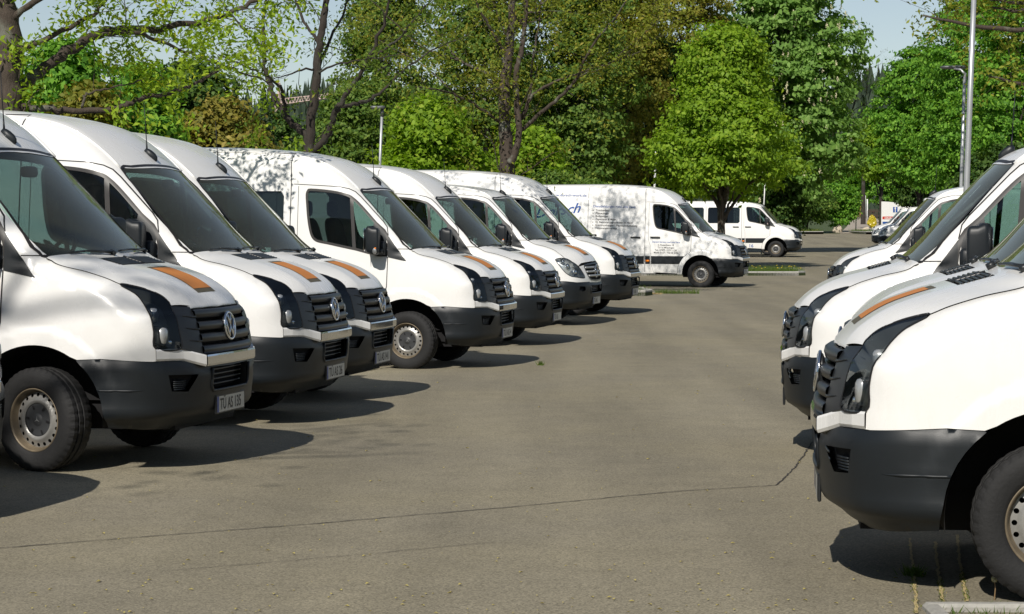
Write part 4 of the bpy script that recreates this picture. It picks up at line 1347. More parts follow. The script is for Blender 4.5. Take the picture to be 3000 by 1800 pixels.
def side_text(K, root, txt, x0, z0, width, height, mat, right=True, shear=0., bold=0.012, off=.0035, name='lettering', slope=0.):
    V, F = text_geo(txt, width, height, shear, bold)
    q = np.stack([x0 + V[:, 0], z0 + V[:, 1] + slope * V[:, 0]], 1)
    P, N = K.lift('side', q, off)
    if right: P = P * [1, -1, 1]
    else: F = [f[::-1] for f in F]
    return obj(name, mesh(name, P, F, mat, smooth=False), root)
# ------------------------------------------------------------------ the vans
LEFT = 'vans parked in the left row'
RIGHT = 'vans parked in the right row'
van_list = [
    ('v0', 'van whose nose only just shows at the left edge of the picture', dict(group=LEFT, plate='TÜ AS')),
    ('v1', 'white high-roof van with plate TÜ AS 135 and turned front wheel', dict(steer=-.30, plate='TÜ AS 135', group=LEFT)),
    ('v2', 'white high-roof van whose plate starts TÜ AS 26, second nose from the left', dict(plate='TÜ AS 26', group=LEFT)),
    ('v3', 'white high-roof van with plate TÜ AS 141, third nose of the left row', dict(plate='TÜ AS 141', group=LEFT)),
    ('v4', 'white high-roof van with dark rear side windows, whole front wheel and door in view', dict(rear_glass=True, steer=-.14, plate='TÜ AS 4', group=LEFT)),
    ('v5', 'white high-roof van right behind the one with dark rear side windows', dict(plate='TÜ AS', group=LEFT)),
    ('v6', 'white low-roof van with bright chrome headlight and three-pointed star on its grille', dict(roof='low', make='mb', plate='TÜ AS', group=LEFT)),
    ('v7', 'white high-roof van standing in front of the lettered van, behind the star-badged one', dict(plate='TÜ AS', group=LEFT)),
    ('v8', 'long white van with blue and black lettering along its side and black rub strip', dict(plate='TÜ', sticker=False, group=LEFT)),
    ('v9', 'white low-roof minibus with dark side windows behind the thin maple trunk', dict(roof='low', rear_glass=True, sticker=False, plate='', group=LEFT)),
    ('v10', 'white van of which only bonnet and screen peep out behind the minibus', dict(roof='low', rear_glass=True, sticker=False, plate='', group=LEFT)),
    ('ra', 'nearest white van on the right, front wheel with rust-rimmed steel at picture edge', dict(roof='low', plate='TÜ AS', group=RIGHT)),
    ('ra2', 'white van squeezed between two others on the right, only bonnet and screen showing', dict(roof='low', sticker=False, plate='TÜ AS', group=RIGHT)),
    ('rb', 'white low-roof van on the right with black door mirror and pollen-streaked windscreen in full view', dict(roof='low', sticker=False, plate='TÜ AS', group=RIGHT)),
    ('rd', 'white low-roof van further back on the right, half hidden by the pollen-streaked windscreen', dict(roof='low', sticker=False, plate='TÜ AS', group=RIGHT)),
    ('rf', 'white star-badged van with boxy white load body, the nearer of the two far ones', dict(roof='low', make='mb', sticker=False, plate='', group=RIGHT, pose=(21.63, 124.9, 2.997, 0.0))),
    ('re', 'farthest white star-badged van on the right, beside the white signboard', dict(roof='low', make='mb', sticker=False, plate='', group=RIGHT, pose=(22.15, 130.4, 2.998, 0.0))),
]
VAN = {}
for key, label, kw in van_list:
    nm = 'minibus' if key in ('v9', 'v10') else 'parked_van'
    if 'pose' in kw:
        p = kw['pose']; kw['pose'] = (p[0], p[1], p[2], float(G(p[0], p[1])))
    VAN[key], KK = place_van(key, nm, label, **kw)
    if key == 'v8':
        r = VAN[key]
        T = lambda *a, **k: side_text(KK, r, *a, **k)
        bl, bk = M['ink_blue'], M['ink']
        T('Dienstleistungen rund ums Haus', -2.885, 2.085, 1.14, .062, bl, slope=-.02)
        for i, (t, w) in enumerate([('Trockenbau', .355), ('Fliesenleger', .36), ('Bodenleger', .345), ('Tapezierer & Maler', .56), ('Kl. Renovierungsarbeiten im Haus', 1.0), ('Entrümpelungen / Haushaltsauflösung', 1.13), ('Hausmeisterservice', .585)]):
            z = 1.985 - .0775 * i
            T(t, -2.81, z, w, .05, bk, slope=-.02)
            q = arc((-2.885, z + .022), .013, 0, 360, 9)[:-1]; P, N = KK.lift('side', q, .0035)
            obj('bullet', mesh('bullet', P * [1, -1, 1], [tuple(range(8))], bk, smooth=False), r)
        T('www.dorsch-work.de', -4.08, 2.385, 1.0, .062, bl, slope=-.02)
        T('Dorsch', -4.46, 1.81, 1.24, .25, bl, shear=.35, bold=.015, slope=.12)
        T('Service rund ums Haus', -4.78, 1.565, 1.60, .075, M['ink_green'])
        q = spline([(-4.42, 2.50), (-4.30, 2.56), (-4.20, 2.62), (-4.10, 2.635), (-4.22, 2.58), (-4.30, 2.50)], 3, True)
        g = KK.panel('side', q, M['ink_blue'], (), .03, .0035); obj('logo_wave', gm('logo_wave', mirror_geo(g)), r)
        q = spline([(-4.60, 2.54), (-4.48, 2.60), (-4.30, 2.635), (-4.22, 2.635), (-4.38, 2.58), (-4.46, 2.52)], 3, True)
        g = KK.panel('side', q, M['ink_light'], (), .03, .0035); obj('logo_wave', gm('logo_wave', mirror_geo(g)), r)
        T('Dorsch Service rund ums Haus', -1.265, 1.165, .73, .045, bl, slope=-.02)
        for i, (t, a, w) in enumerate([('In Rosenbenz 18', -1.115, .42), ('72116 Mössingen', -1.125, .44), ('Tel.: 07473 / 379 11 50', -1.20, .58), ('Mobil: 0157 / 732 45 638', -1.225, .63)]):
            T(t, a, 1.085 - .066 * i, w, .044, bk, slope=-.02)
    if key == 'v9':
        side_text(KK, VAN[key], '16', -1.12, .42, .16, .14, M['ink_blue'])
    if key == 'rf':
        m = MB(); m.box((-4.9, -1.02, .8), (-1.5, 1.02, 2.85), .08); m.obj('load_body', M['paint'], VAN[key])
# ------------------------------------------------------------------ trees
def leaf_cloud(P, D, size, rng, fold=.25, w=.34):
    """one bent rhombic leaf (two triangles) at each point; D = outward direction"""
    n = len(P)
    Nn = D * .8 + np.array([0, 0, .42]) + rng.normal(0, .42, (n, 3)); Nn /= np.linalg.norm(Nn, axis=1, keepdims=True) + 1e-9
    r = rng.normal(0, 1, (n, 3)) + np.array([0, 0, -.5]); S = np.cross(Nn, r); S /= np.linalg.norm(S, axis=1, keepdims=True) + 1e-9
    D = np.cross(S, Nn)
    s = (size * rng.uniform(.6, 1.35, n))[:, None]
    a = P - D * s * .5; b = P + S * s * w + Nn * s * fold * .3; c = P + D * s * .55 - Nn * s * .12; d = P - S * s * w + Nn * s * fold * .3
    V = np.stack([a, b, c, d], 1).reshape(-1, 3)
    return V


def leaves_mesh(name, V, mat):
    return fast_mesh(name, V, np.arange(len(V)).reshape(-1, 4), mat)


def limb_path(pts, n=5, wob=.0, rng=RNG):
    P = spline(np.array(pts, float), n)
    if wob: P[1:-1] += rng.normal(0, wob, P[1:-1].shape)
    return P


def twigs(path, r0, rng, dens_=1.6, length=1.3, lvl=2, spread=1.0, up=.25, start=.25):
    """side shoots along a limb; returns list of (points, radii) and leaf spots"""
    out = []; spots = []; dirs = []
    L = np.linalg.norm(np.diff(path, axis=0), axis=1); S = np.concatenate([[0], np.cumsum(L)]); tot = S[-1]
    n = max(2, int(tot * dens_))
    for k in range(n):
        s = tot * (start + (1 - start) * (k + rng.uniform(0, 1)) / n)
        p = np.array([np.interp(s, S, path[:, i]) for i in range(3)])
        i = min(len(path) - 2, np.searchsorted(S, s) - 1); t = path[i + 1] - path[i]; t /= np.linalg.norm(t) + 1e-9
        d = rng.normal(0, 1, 3) * spread + t * .9 + np.array([0, 0, up]); d /= np.linalg.norm(d)
        ln = length * rng.uniform(.5, 1.3)
        q = [p]; dd = d.copy()
        for j in range(4):
            dd = dd + rng.normal(0, .22, 3) + np.array([0, 0, .03]); dd /= np.linalg.norm(dd); q.append(q[-1] + dd * ln / 4)
        q = np.array(q); rr = np.linspace(r0 * .5, r0 * .16, 5)
        out.append((q, rr))
        if lvl > 1:
            o2, s2, d2 = twigs(q, r0 * .5, rng, 3.2 / max(.4, length), length * .5, lvl - 1, spread, up, .2)
            out += o2; spots += s2; dirs += d2
        else:
            for j in range(1, 5):
                spots.append(q[j]); dirs.append(dd)
    return out, spots, dirs


def limbed_tree(name, label, limbs, bark, leafm, size, per, rng, cluster=.12, tw=dict(), cat='tree', sub=2, group=None, leafy_from=0):
    """tree with drawn main limbs: limbs = list of (points, r0, r1)"""
    base = np.array(limbs[0][0][0], float)
    root = empty(name, tuple(base))
    tag(root, label, cat, group)
    mb = MB(); spots = []; dirs = []
    for k, (pts, ra, rb) in enumerate(limbs):
        P = limb_path(pts, 5, .012, rng); r = np.linspace(ra, rb, len(P)) * (1 + rng.normal(0, .04, len(P)))
        if k == 0: r[:3] *= [1.35, 1.15, 1.05]
        mb.tube(P - base, r, 12 if ra > .08 else 8)
        o, s, d = twigs(P, max(.008, min(.05, rb * .6)), rng, **tw)
        for q, rr in o: mb.tube(q - base, rr, 4, False)
        spots += s; dirs += d
    obj('trunk', mb.mesh('trunk', bark, True), root)
    S = np.array(spots) - base; Dd = np.array(dirs)
    i = np.repeat(np.arange(len(S)), per)
    P = S[i] + rng.normal(0, cluster, (len(i), 3)); V = leaf_cloud(P, Dd[i] * .4, size, rng, .25, .24)
    obj('crown', leaves_mesh('crown', V, leafm), root)
    return root, len(P)


def crown_pts(lobes, n, rng, clump=.35, fill=.55):
    """leaf positions in clumps over the shells of many lobes"""
    lobes = np.array(lobes, float)
    w = (lobes[:, 3] * lobes[:, 4]) ** 1.0; w /= w.sum()
    nc = max(30, n // 46)
    li = rng.choice(len(lobes), nc, p=w)
    u = rng.normal(0, 1, (nc, 3)); u /= np.linalg.norm(u, axis=1, keepdims=True)
    u[:, 2] = np.where(u[:, 2] < -.5, -u[:, 2], u[:, 2])
    rad = rng.uniform(fill, 1.0, nc) ** .6
    c = lobes[li, :3] + u * rad[:, None] * lobes[li][:, [3, 3, 4]]
    k = n // nc
    P = np.repeat(c, k, 0) + rng.normal(0, clump, (nc * k, 3)) * [1, 1, .45]
    D = np.repeat(u + np.array([0, 0, -.15]), k, 0)
    return P, D


def dense_crown(name, lobes, n, size, mat, rng, clump=.35, fill=.55):
    P, D = crown_pts(lobes, n, rng, clump, fill)
    return leaves_mesh(name, leaf_cloud(P, D, size, rng), mat)


def lobes_of(h0, h1, r, rng, n=26, shape='round'):
    """lobes stacked into a crown: h0..h1 heights, r greatest radius"""
    out = []
    for k in range(n):
        t = (k + .5) / n
        z = h0 + (h1 - h0) * t
        if shape == 'round': rr = r * math.sqrt(max(.05, 1 - (2 * t - .9) ** 2 * .85))
        elif shape == 'cone': rr = r * (min(1, .55 + t * 2.2) * (1 - max(0, t - .18) / .86) ** .95)
        elif shape == 'column': rr = r * (.75 + .25 * math.sin(t * 9)) * (1 - .5 * t)
        s = ((h1 - h0) * .07 + r * .20) * rng.uniform(.7, 1.3)
        a = k * 2.399 + rng.uniform(-.4, .4); q = max(0, rr - s) * rng.uniform(.45, 1.0)
        z = h0 + s * .7 + (h1 - h0 - s * 1.5) * t
        out.append((q * math.cos(a), q * math.sin(a), z, s, s * .8))
    return out


def dense_tree(name, label, loc, lobes, n, size, leafm, bark, rng, trunk_r=.14, clump=.3, fill=.5, group=None, cat='tree', stems=1):
    root = empty(name, loc); tag(root, label, cat, group)
    mb = MB(); top = max(l[2] for l in lobes)
    for s in range(stems):
        q = rng.normal(0, .25, 2) if stems > 1 else (0, 0)
        P = limb_path([(q[0] * .3, q[1] * .3, -.1), (q[0] + rng.normal(0, .05), q[1], top * .35), (q[0] * 2 + rng.normal(0, .12), q[1] * 2 + rng.normal(0, .1), top * .8)], 4)
        mb.tube(P, np.linspace(trunk_r, trunk_r * .25, len(P)), 10)
    for l in lobes[::2]:
        z0 = max(.8, l[2] * .55 - .2)
        P = limb_path([(0, 0, z0), (l[0] * .5, l[1] * .5, (z0 + l[2]) * .55), (l[0], l[1], l[2])], 4, .03, rng); mb.tube(P, np.linspace(trunk_r * .4, .012, len(P)), 6, False)
    obj('trunk', mb.mesh('trunk', bark, True), root)
    obj('crown', dense_crown('crown', lobes, n, size, leafm, rng, clump, fill), root)
    return root


BARK = bark_mat('oak_bark', (.024, .018, .014), (.10, .075, .056), (.20, .21, .17))
BARK_D = bark_mat('dark_bark', (.014, .011, .009), (.055, .043, .033), (.085, .09, .07))
BARK_B = bark_mat('birch_bark', (.08, .07, .06), (.45, .42, .37), (.5, .48, .44))
LM = dict(
    oak=leaf_mat('oak_leaves', (0.194, 0.312, 0.020), (0.355, 0.490, 0.043), (0.506, 0.506, 0.051), .5),
    oak2=leaf_mat('young_oak_leaves', (0.081, 0.155, 0.020), (0.162, 0.230, 0.034), (0.270, 0.257, 0.054), .45),
    olive=leaf_mat('olive_leaves', (0.138, 0.180, 0.019), (0.258, 0.282, 0.036), (0.360, 0.276, 0.048), .4), #(0.154, 0.176, 0.028), (0.308, 0.308, 0.047), (0.431, 0.308, 0.061), .4),
    maple=leaf_mat('maple_leaves', (.14, .255, .018), (.27, .41, .028), (.36, .46, .05), .48),
    maple_d=leaf_mat('deep_maple_leaves', (0.068, 0.194, 0.024), (0.194, 0.396, 0.040), (0.317, 0.523, 0.068), .4),
    birch=leaf_mat('birch_leaves', (0.065, 0.139, 0.026), (0.158, 0.242, 0.041), (0.298, 0.372, 0.074), .4),
    brown=leaf_mat('bronze_leaves', (.13, .155, .020), (.25, .235, .034), (.36, .26, .05), .4),
    copper=leaf_mat('copper_leaves', (0.114, 0.121, 0.024), (0.259, 0.218, 0.036), (0.389, 0.308, 0.082), .3),
    dark=leaf_mat('dark_leaves', (0.030, 0.076, 0.018), (0.085, 0.151, 0.027), (0.151, 0.220, 0.051), .3),
    chestnut=leaf_mat('chestnut_leaves', (.12, .235, .05), (.23, .385, .085), (.32, .45, .15), .42),
    candle=leaf_mat('chestnut_candles', (.55, .52, .34), (.68, .62, .44), None, .2),
    conifer=leaf_mat('conifer_needles', (0.020, 0.043, 0.019), (0.047, 0.081, 0.030), None, .15),
    fir=leaf_mat('hazed_fir', (.030, .048, .035), (.055, .078, .052), None, .1),  # conifer green with the blue of distant haze mixed into the colour
)
rs = lambda k: np.random.default_rng(k)

# --- three trees standing in the left row, and one unseen before it that shades the first vans
Y1 = 24.9
A = lambda pts, Y, dY=0.: [at(u, v, Y + dY * i / max(1, len(pts) - 1)) for i, (u, v) in enumerate(pts)]
b1 = at(25, 330, Y1); b1 = np.array([b1[0], Y1, float(G(b1[0], Y1)) - .1])
limbs = [([b1, at(22, 600, Y1)] + A([(25, 330), (25, 200), (32, 90), (-5, -40), (-20, -200)], Y1), 0.184, 0.108),
         (A([(35, 290), (100, 222), (180, 162), (262, 110), (335, 85), (400, 88), (480, 80), (600, 62), (700, 26), (790, -15)], Y1, 3.5), 0.071, 0.025),
         (A([(300, 100), (400, 97), (470, 120), (560, 160), (640, 190), (720, 215), (800, 240)], Y1 + 1, 2.5), 0.027, 0.008),
         (A([(60, 312), (150, 322), (250, 324), (330, 320), (390, 300), (450, 280), (530, 260), (590, 235), (640, 208)], Y1, 1.0), 0.042, 0.014),
         (A([(240, 312), (250, 280), (282, 268), (350, 250), (420, 235), (490, 226)], Y1 + .4, .3), 0.017, 0.005),
         (A([(60, 150), (180, 92), (250, 55), (300, 15), (330, -40)], Y1, .5), 0.034, 0.014),
         (A([(30, 130), (-60, 60), (-150, -40), (-260, -120)], Y1, 1.0), 0.050, 0.021),
         (A([(20, 60), (120, -10), (220, -60), (340, -130)], Y1, -1.0), 0.042, 0.017),
         (A([(-10, -40), (80, -160), (150, -300)], Y1, 2.0), 0.050, 0.017)]
_, c1 = limbed_tree('oak_tree', 'big oak at the left edge with thick trunk and long dark limbs over the vans', limbs, BARK, LM['oak'], .078, 13, rs(3), .085, dict(dens_=2.9, length=1.0, lvl=2, spread=.9))
Y2 = 36.3
b2 = at(905, 440, Y2); b2 = np.array([b2[0], Y2, float(G(b2[0], Y2)) - .1])
limbs = [([b2, at(906, 560, Y2)] + A([(906, 445), (912, 350), (925, 240), (935, 150), (948, 70), (955, 0), (958, -90), (960, -220)], Y2), 0.098, 0.039),
         (A([(902, 430), (890, 390), (840, 342), (803, 285), (787, 232), (772, 190), (775, 130), (770, 60), (782, -20), (770, -120)], Y2, 1.0), 0.064, 0.017),
         (A([(845, 345), (832, 300), (825, 262), (797, 235), (760, 212), (700, 185), (640, 160)], Y2 + .3, -1.5), 0.035, 0.009),
         (A([(925, 445), (965, 388), (980, 335), (1000, 302), (1040, 240), (1090, 152), (1130, 50), (1150, -40)], Y2, -1.0), 0.064, 0.017),
         (A([(1000, 312), (1060, 300), (1110, 275), (1180, 210), (1280, 140), (1380, 100)], Y2, 1.5), 0.035, 0.007),
         (A([(932, 205), (970, 110), (1010, 30), (1030, -60)], Y2, 1.0), 0.029, 0.012),
         (A([(930, 215), (1000, 185), (1080, 175), (1190, 160)], Y2, -1.5), 0.020, 0.006),
         (A([(922, 200), (860, 215), (800, 232)], Y2, -1.0), 0.020, 0.006),
         (A([(935, 130), (890, 60), (860, -20), (840, -100)], Y2, 1.0), 0.029, 0.012),
         (A([(785, 150), (720, 90), (660, 20), (620, -40)], Y2, 1.0), 0.023, 0.007),
         (A([(1080, 175), (1160, 120), (1230, 40), (1300, -40)], Y2, -.5), 0.023, 0.007)]
_, c2 = limbed_tree('forked_tree', 'dark forked tree with several slender stems and thin young leaves', limbs, BARK_D, LM['oak2'], .075, 7, rs(4), .085, dict(dens_=2.1, length=1.15, lvl=2, spread=.9))
Y3 = 50.5
b3 = at(1487, 500, Y3); b3 = np.array([b3[0], Y3, float(G(b3[0], Y3)) - .1])
limbs = [([b3, at(1488, 620, Y3)] + A([(1487, 505), (1485, 430), (1478, 350), (1480, 240), (1492, 150), (1498, 80), (1500, 0), (1500, -150)], Y3), 0.201, 0.063),
         (A([(1495, 480), (1512, 440), (1520, 390), (1515, 300), (1513, 215), (1520, 180), (1532, 130), (1545, 0), (1552, -100)], Y3 - .3, 0), 0.087, 0.036),
         (A([(1522, 385), (1590, 330), (1650, 275), (1690, 230), (1730, 140), (1800, 60), (1850, -20)], Y3, -2), 0.051, 0.015),
         (A([(1530, 345), (1562, 280), (1620, 242), (1700, 215), (1800, 180), (1880, 150)], Y3, -1), 0.041, 0.010),
         (A([(1528, 350), (1552, 280), (1560, 180), (1580, 60), (1592, -40)], Y3, 1), 0.041, 0.015),
         (A([(1465, 358), (1400, 312), (1340, 282), (1280, 262), (1200, 250)], Y3, -1.5), 0.041, 0.010),
         (A([(1472, 242), (1400, 202), (1350, 180), (1300, 120), (1240, 60)], Y3, 1), 0.044, 0.013),
         (A([(1475, 250), (1420, 268), (1380, 250), (1320, 215)], Y3, -1), 0.026, 0.008),
         (A([(1490, 170), (1440, 90), (1400, 10), (1370, -60)], Y3, -1), 0.041, 0.015),
         (A([(1500, 90), (1560, 30), (1640, -30)], Y3, 1), 0.041, 0.015),
         (A([(1690, 230), (1780, 190), (1860, 120), (1930, 60)], Y3, 1), 0.020, 0.006),
         (A([(1340, 282), (1250, 200), (1150, 140), (1080, 100)], Y3, .5), 0.020, 0.006),
         (A([(1350, 180), (1240, 140), (1150, 60), (1080, -10)], Y3, -.5), 0.023, 0.008)]
_, c3 = limbed_tree('tall_oak', 'tall oak with two bare brown trunks and sparse olive leaves above the vans', limbs, BARK, LM['olive'], .085, 15, rs(5), .17, dict(dens_=2.1, length=1.6, lvl=2, spread=.95))
# unseen neighbours in the same islands, out of the picture: their branches shade the first vans
def side_tree(x, y, label, seed, leaf, z_lo=6.5, h=14., n_limb=12, reach=3.6):
    r = rs(seed); z0 = float(G(x, y)); B = np.array([x, y, z0 - .1])
    limbs = [([B, B + [0, .05, 3], B + [.1, 0, 7], B + [.0, .2, h - 1]], .20, .04)]
    for k in range(n_limb):
        a = k * 2.4 + r.uniform(-.4, .4); z = z_lo + (h - z_lo - 2) * k / n_limb; L = reach * r.uniform(.7, 1.15) * (1 - .3 * k / n_limb)
        s = B + [.05, .0, z]
        limbs.append(([s, s + [math.cos(a) * L * .4, math.sin(a) * L * .4, L * .22], s + [math.cos(a) * L * .75, math.sin(a) * L * .75, L * .42], s + [math.cos(a) * L, math.sin(a) * L, L * .62]], .05, .012))
    limbed_tree('oak_tree', label, limbs, BARK, LM[leaf], .15, 2, r, .2, dict(dens_=.9, length=1.1, lvl=2), group='trees before the rows')


side_tree(-7.5, 3.0, 'tall oak behind the photographer to the left of the lane', 11, 'oak', 10.5, 14.0, 10, 2.7)
side_tree(4.4, -.6, 'tall oak behind the photographer to the right of the lane', 12, 'olive', 11.5, 15.5, 4, 2.2)
# hedge trees behind the camera, mirrored in the side windows
hedge = dense_crown('crown', lobes_of(.6, 11.5, 3.6, rs(13), 34, 'round'), 9000, .30, LM['maple_d'], rs(14), .4, .4)
ht = MB(); ht.tube([(0, 0, -.1), (.1, 0, 4), (0, .1, 9)], [.25, .2, .08], 10); htm = ht.mesh('trunk', BARK, True)
for k, hx in enumerate(np.arange(-34, 30, 5.2)):
    hy = -15.5 + 1.5 * math.sin(k * 2.1); root = empty('hedge_tree', (hx, hy, 0), k * 1.7, .92 + .1 * math.sin(k * 3.3))
    tag(root, 'tall green tree in the belt behind the photographer', 'tree', 'tree belt behind the photographer')
    obj('trunk', htm, root); obj('crown', hedge, root)

# --- bright maple behind the lettered van
x, y = 7.25, 76.5
lob = lobes_of(1.9, 8.5, 3.6, rs(21), 46, 'cone')
r = dense_tree('maple_tree', 'bright green cone-shaped maple with thin trunk behind the lettered van', (x, y, float(G(x, y))), lob, 62000, .145, LM['maple'], BARK, rs(22), .17, .22, .62)
# --- chestnut with white candles
x, y = 13.7, 112
lob = lobes_of(1.2, 16.2, 5.0, rs(23), 44, 'round')
ch = dense_tree('chestnut_tree', 'big chestnut covered with pale flower candles right of the bright maple', (x, y, float(G(x, y))), lob, 56000, .25, LM['chestnut'], BARK_D, rs(24), .3, .30, .6)
P, D = crown_pts(lob, 46 * 700, rs(25), .0, .9)
P = P[::46]; P = P[P[:, 1] < 1.0] if (P[:, 1] < 1.0).sum() > 60 else P
V = []
for p in P[:420]:
    for k in range(12):
        t = k / 12; V.append((p + [RNG.normal(0, .045 * (1 - t)), RNG.normal(0, .045 * (1 - t)) - .15, t * .24]))
V = np.array(V)
obj('flower_candles', leaves_mesh('flower_candles', leaf_cloud(V, np.tile([0, -1., .4], (len(V), 1)), .075, rs(26)), LM['candle']), ch)

# --- the rest of the planting behind, (photo u, distance, foot drop, crown low/high in m, radius)
back = [
    ('dense_tree', 'fresh green tree behind the oak trunk at far left', 190, 58, (1.2, 6.6), 1.9, 'maple_d', 14000, .16, 'round'),
    ('dense_tree', 'small yellowish tree with pale bare stems behind the oak trunk', 250, 54, (1.0, 5.2), 1.2, 'brown', 6000, .13, 'round'),
    ('dense_tree', 'deep green tree left of the copper-leaved shrub', 400, 62, (1.0, 6.2), 1.5, 'maple_d', 10000, .16, 'round'),
    ('dense_tree', 'dark evergreen mass behind the copper-leaved shrub', 560, 86, (1.0, 8.0), 3.2, 'dark', 22000, .20, 'round'),
    ('broad_shrub', 'rounded copper-leaved shrub above the third van roof', 650, 66, (.4, 5.4), 2.35, 'copper', 20000, .15, 'round'),
    ('dense_tree', 'dark tree standing low at the far left beyond the oak', 60, 66, (1.0, 5.4), 2.4, 'dark', 12000, .18, 'round'),
    ('birch_tree', 'slim birch with hanging twigs right of the forked tree', 1020, 74, (1.2, 6.2), 1.7, 'birch', 15000, .13, 'round'),
    ('birch_tree', 'small-leaved birch behind the grey lamp post', 1130, 82, (1.0, 11.5), 2.1, 'birch', 20000, .14, 'round'),
    ('maple_tree', 'bright low maple left of the tall double trunk', 1255, 64, (.6, 5.3), 2.0, 'maple', 17000, .14, 'round'),
    ('maple_tree', 'bright low maple right of the tall double trunk', 1545, 66, (.6, 4.6), 1.5, 'maple', 11000, .14, 'round'),
    ('birch_tree', 'weeping birch directly behind the tall double trunk', 1420, 90, (1.0, 14.5), 3.0, 'birch', 26000, .16, 'round'),
    ('birch_tree', 'deep green weeping birch right of the tall double trunk', 1690, 92, (1.0, 14.5), 3.0, 'birch', 28000, .16, 'round'),
    ('dense_tree', 'shady dark tree behind the bright cone-shaped maple', 1900, 107, (.8, 11), 4.0, 'dark', 22000, .20, 'round'),
    ('bronze_tree', 'tall bronze-leaved tree left of the bright cone-shaped maple', 1830, 100, (2.4, 16), 3.0, 'brown', 26000, .14, 'round'),
    ('bronze_tree', 'tall bronze-leaved tree rising behind the bright cone-shaped maple', 2010, 108, (3.5, 17), 2.9, 'brown', 22000, .15, 'round'),
    ('low_shrub', 'low green shrub behind the roof of the lettered van', 1740, 72, (.3, 3.0), 1.6, 'birch', 9000, .11, 'round'),
    ('low_shrub', 'low green shrub at the foot of the tall double trunk', 1620, 62, (.3, 3.2), 1.2, 'birch', 7000, .10, 'round'),
    ('low_shrub', 'brownish shrub under the chestnut, left of the dark laurel', 2360, 174, (.2, 4.6), 2.6, 'birch', 8000, .16, 'round'),
    ('low_shrub', 'glossy dark laurel bush beside the pale path', 2452, 178, (.2, 4.4), 2.3, 'maple_d', 10000, .20, 'round'),
    ('low_shrub', 'shaded bush behind the minibus nose', 2260, 112, (.2, 4.6), 2.4, 'dark', 9000, .18, 'round'),
    ('maple_tree', 'yellowish green maple hanging over the pale path', 2580, 190, (3.6, 10.2), 3.4, 'maple', 15000, .24, 'round'),
    ('maple_tree', 'deep green maple above the white signboard', 2690, 158, (2.6, 14.0), 4.4, 'maple_d', 22000, .22, 'round'),
    ('maple_tree', 'full deep green maple behind the two lamp posts', 2840, 140, (2.0, 16.2), 4.8, 'maple_d', 26000, .21, 'round'),
    ('maple_tree', 'tall deep green maple at the right edge behind the lamp posts', 2970, 125, (2.0, 17.5), 4.6, 'maple_d', 24000, .20, 'round'),
    ('dense_tree', 'dark tree under the right-hand maples behind the vans', 2760, 172, (1.0, 7.0), 4.4, 'dark', 14000, .24, 'round'),
    ('dense_tree', 'dark tree low behind the right-hand vans at picture edge', 2960, 120, (.8, 6.0), 3.6, 'dark', 12000, .22, 'round'),
    ('dense_tree', 'shady tree filling the gap behind the birches', 1560, 104, (.8, 9.0), 4.2, 'dark', 18000, .22, 'round'),
    ('dense_tree', 'dark rounded tree far behind the forked stems', 812, 190, (1.0, 10.6), 4.0, 'dark', 12000, .26, 'round'),
    ('dense_tree', 'leafy tree closing the view left of the path end', 2492, 268, (.6, 10.5), 4.6, 'maple_d', 9000, .32, 'round'),
    ('dense_tree', 'leafy tree closing the view right of the path end', 2585, 262, (.6, 10.0), 4.6, 'maple_d', 9000, .32, 'round'),
    ('dense_tree', 'shady tree behind the bright low maples', 1250, 100, (.8, 8.0), 3.6, 'dark', 16000, .22, 'round'),
]
for k, (nm, label, u, Y, (h0, h1), rad, lm, n, size, shp) in enumerate(back):
    x = (u - 1500) / 6500 * Y
    z = float(G(x, Y))
    dense_tree(nm, label, (x, Y, z), lobes_of(h0, h1, rad, rs(100 + k), 30, shp), int(n * 1.35), size * 1.1, LM[lm], BARK_B if nm == 'birch_tree' else BARK_D, rs(200 + k), .12 if 'shrub' in nm else .2, .17 + size * .5, .45, stems=3 if 'shrub' in nm else 1)
# --- olive tree reaching in from the right, its trunk outside the picture
r = rs(31); B = np.array([11.6, 36.0, float(G(11.6, 36.)) - .1])
limbs = [([B, B + [0, 0, 2.5], B + [-.2, 0, 4.5], B + [-.3, .2, 8.5]], .3, .12)]
for k in range(15):
    a = math.pi + r.uniform(-.9, .9); z = 3.3 + k * .22; L = r.uniform(3.4, 5.0); s = B + [-.2, 0, z]
    limbs.append(([s, s + [math.cos(a) * L * .4, math.sin(a) * L * .4, L * .10], s + [math.cos(a) * L * .75, math.sin(a) * L * .75, L * .10], s + [math.cos(a) * L, math.sin(a) * L, L * .14]], .08, .015))
limbed_tree('oak_tree', 'olive-leaved oak reaching into the top right corner over the lamp posts', limbs, BARK, LM['olive'], .09, 8, r, .12, dict(dens_=2.4, length=1.2, lvl=2))

# --- dry bare twigs beside the chestnut
r = rs(33); p0 = np.array([17.6, 116, 7.0]); limbs = [([np.array([14.6, 116, float(G(14.6, 116.))]), np.array([15.4, 116, 4.0]), p0, np.array([18.4, 116, 10.5])], .09, .02)]
for k in range(8):
    s = p0 + [.05 * k, 0, .45 * k - .6]; limbs.append(([s, s + [.5, .1, .25], s + [1.0 + r.uniform(0, .5), 0, .7]], .02, .006))
limbed_tree('bare_tree', 'thin bare-twigged tree against the sky right of the chestnut', limbs, BARK_D, LM['brown'], .06, 1, r, .05, dict(dens_=1.6, length=.7, lvl=2))

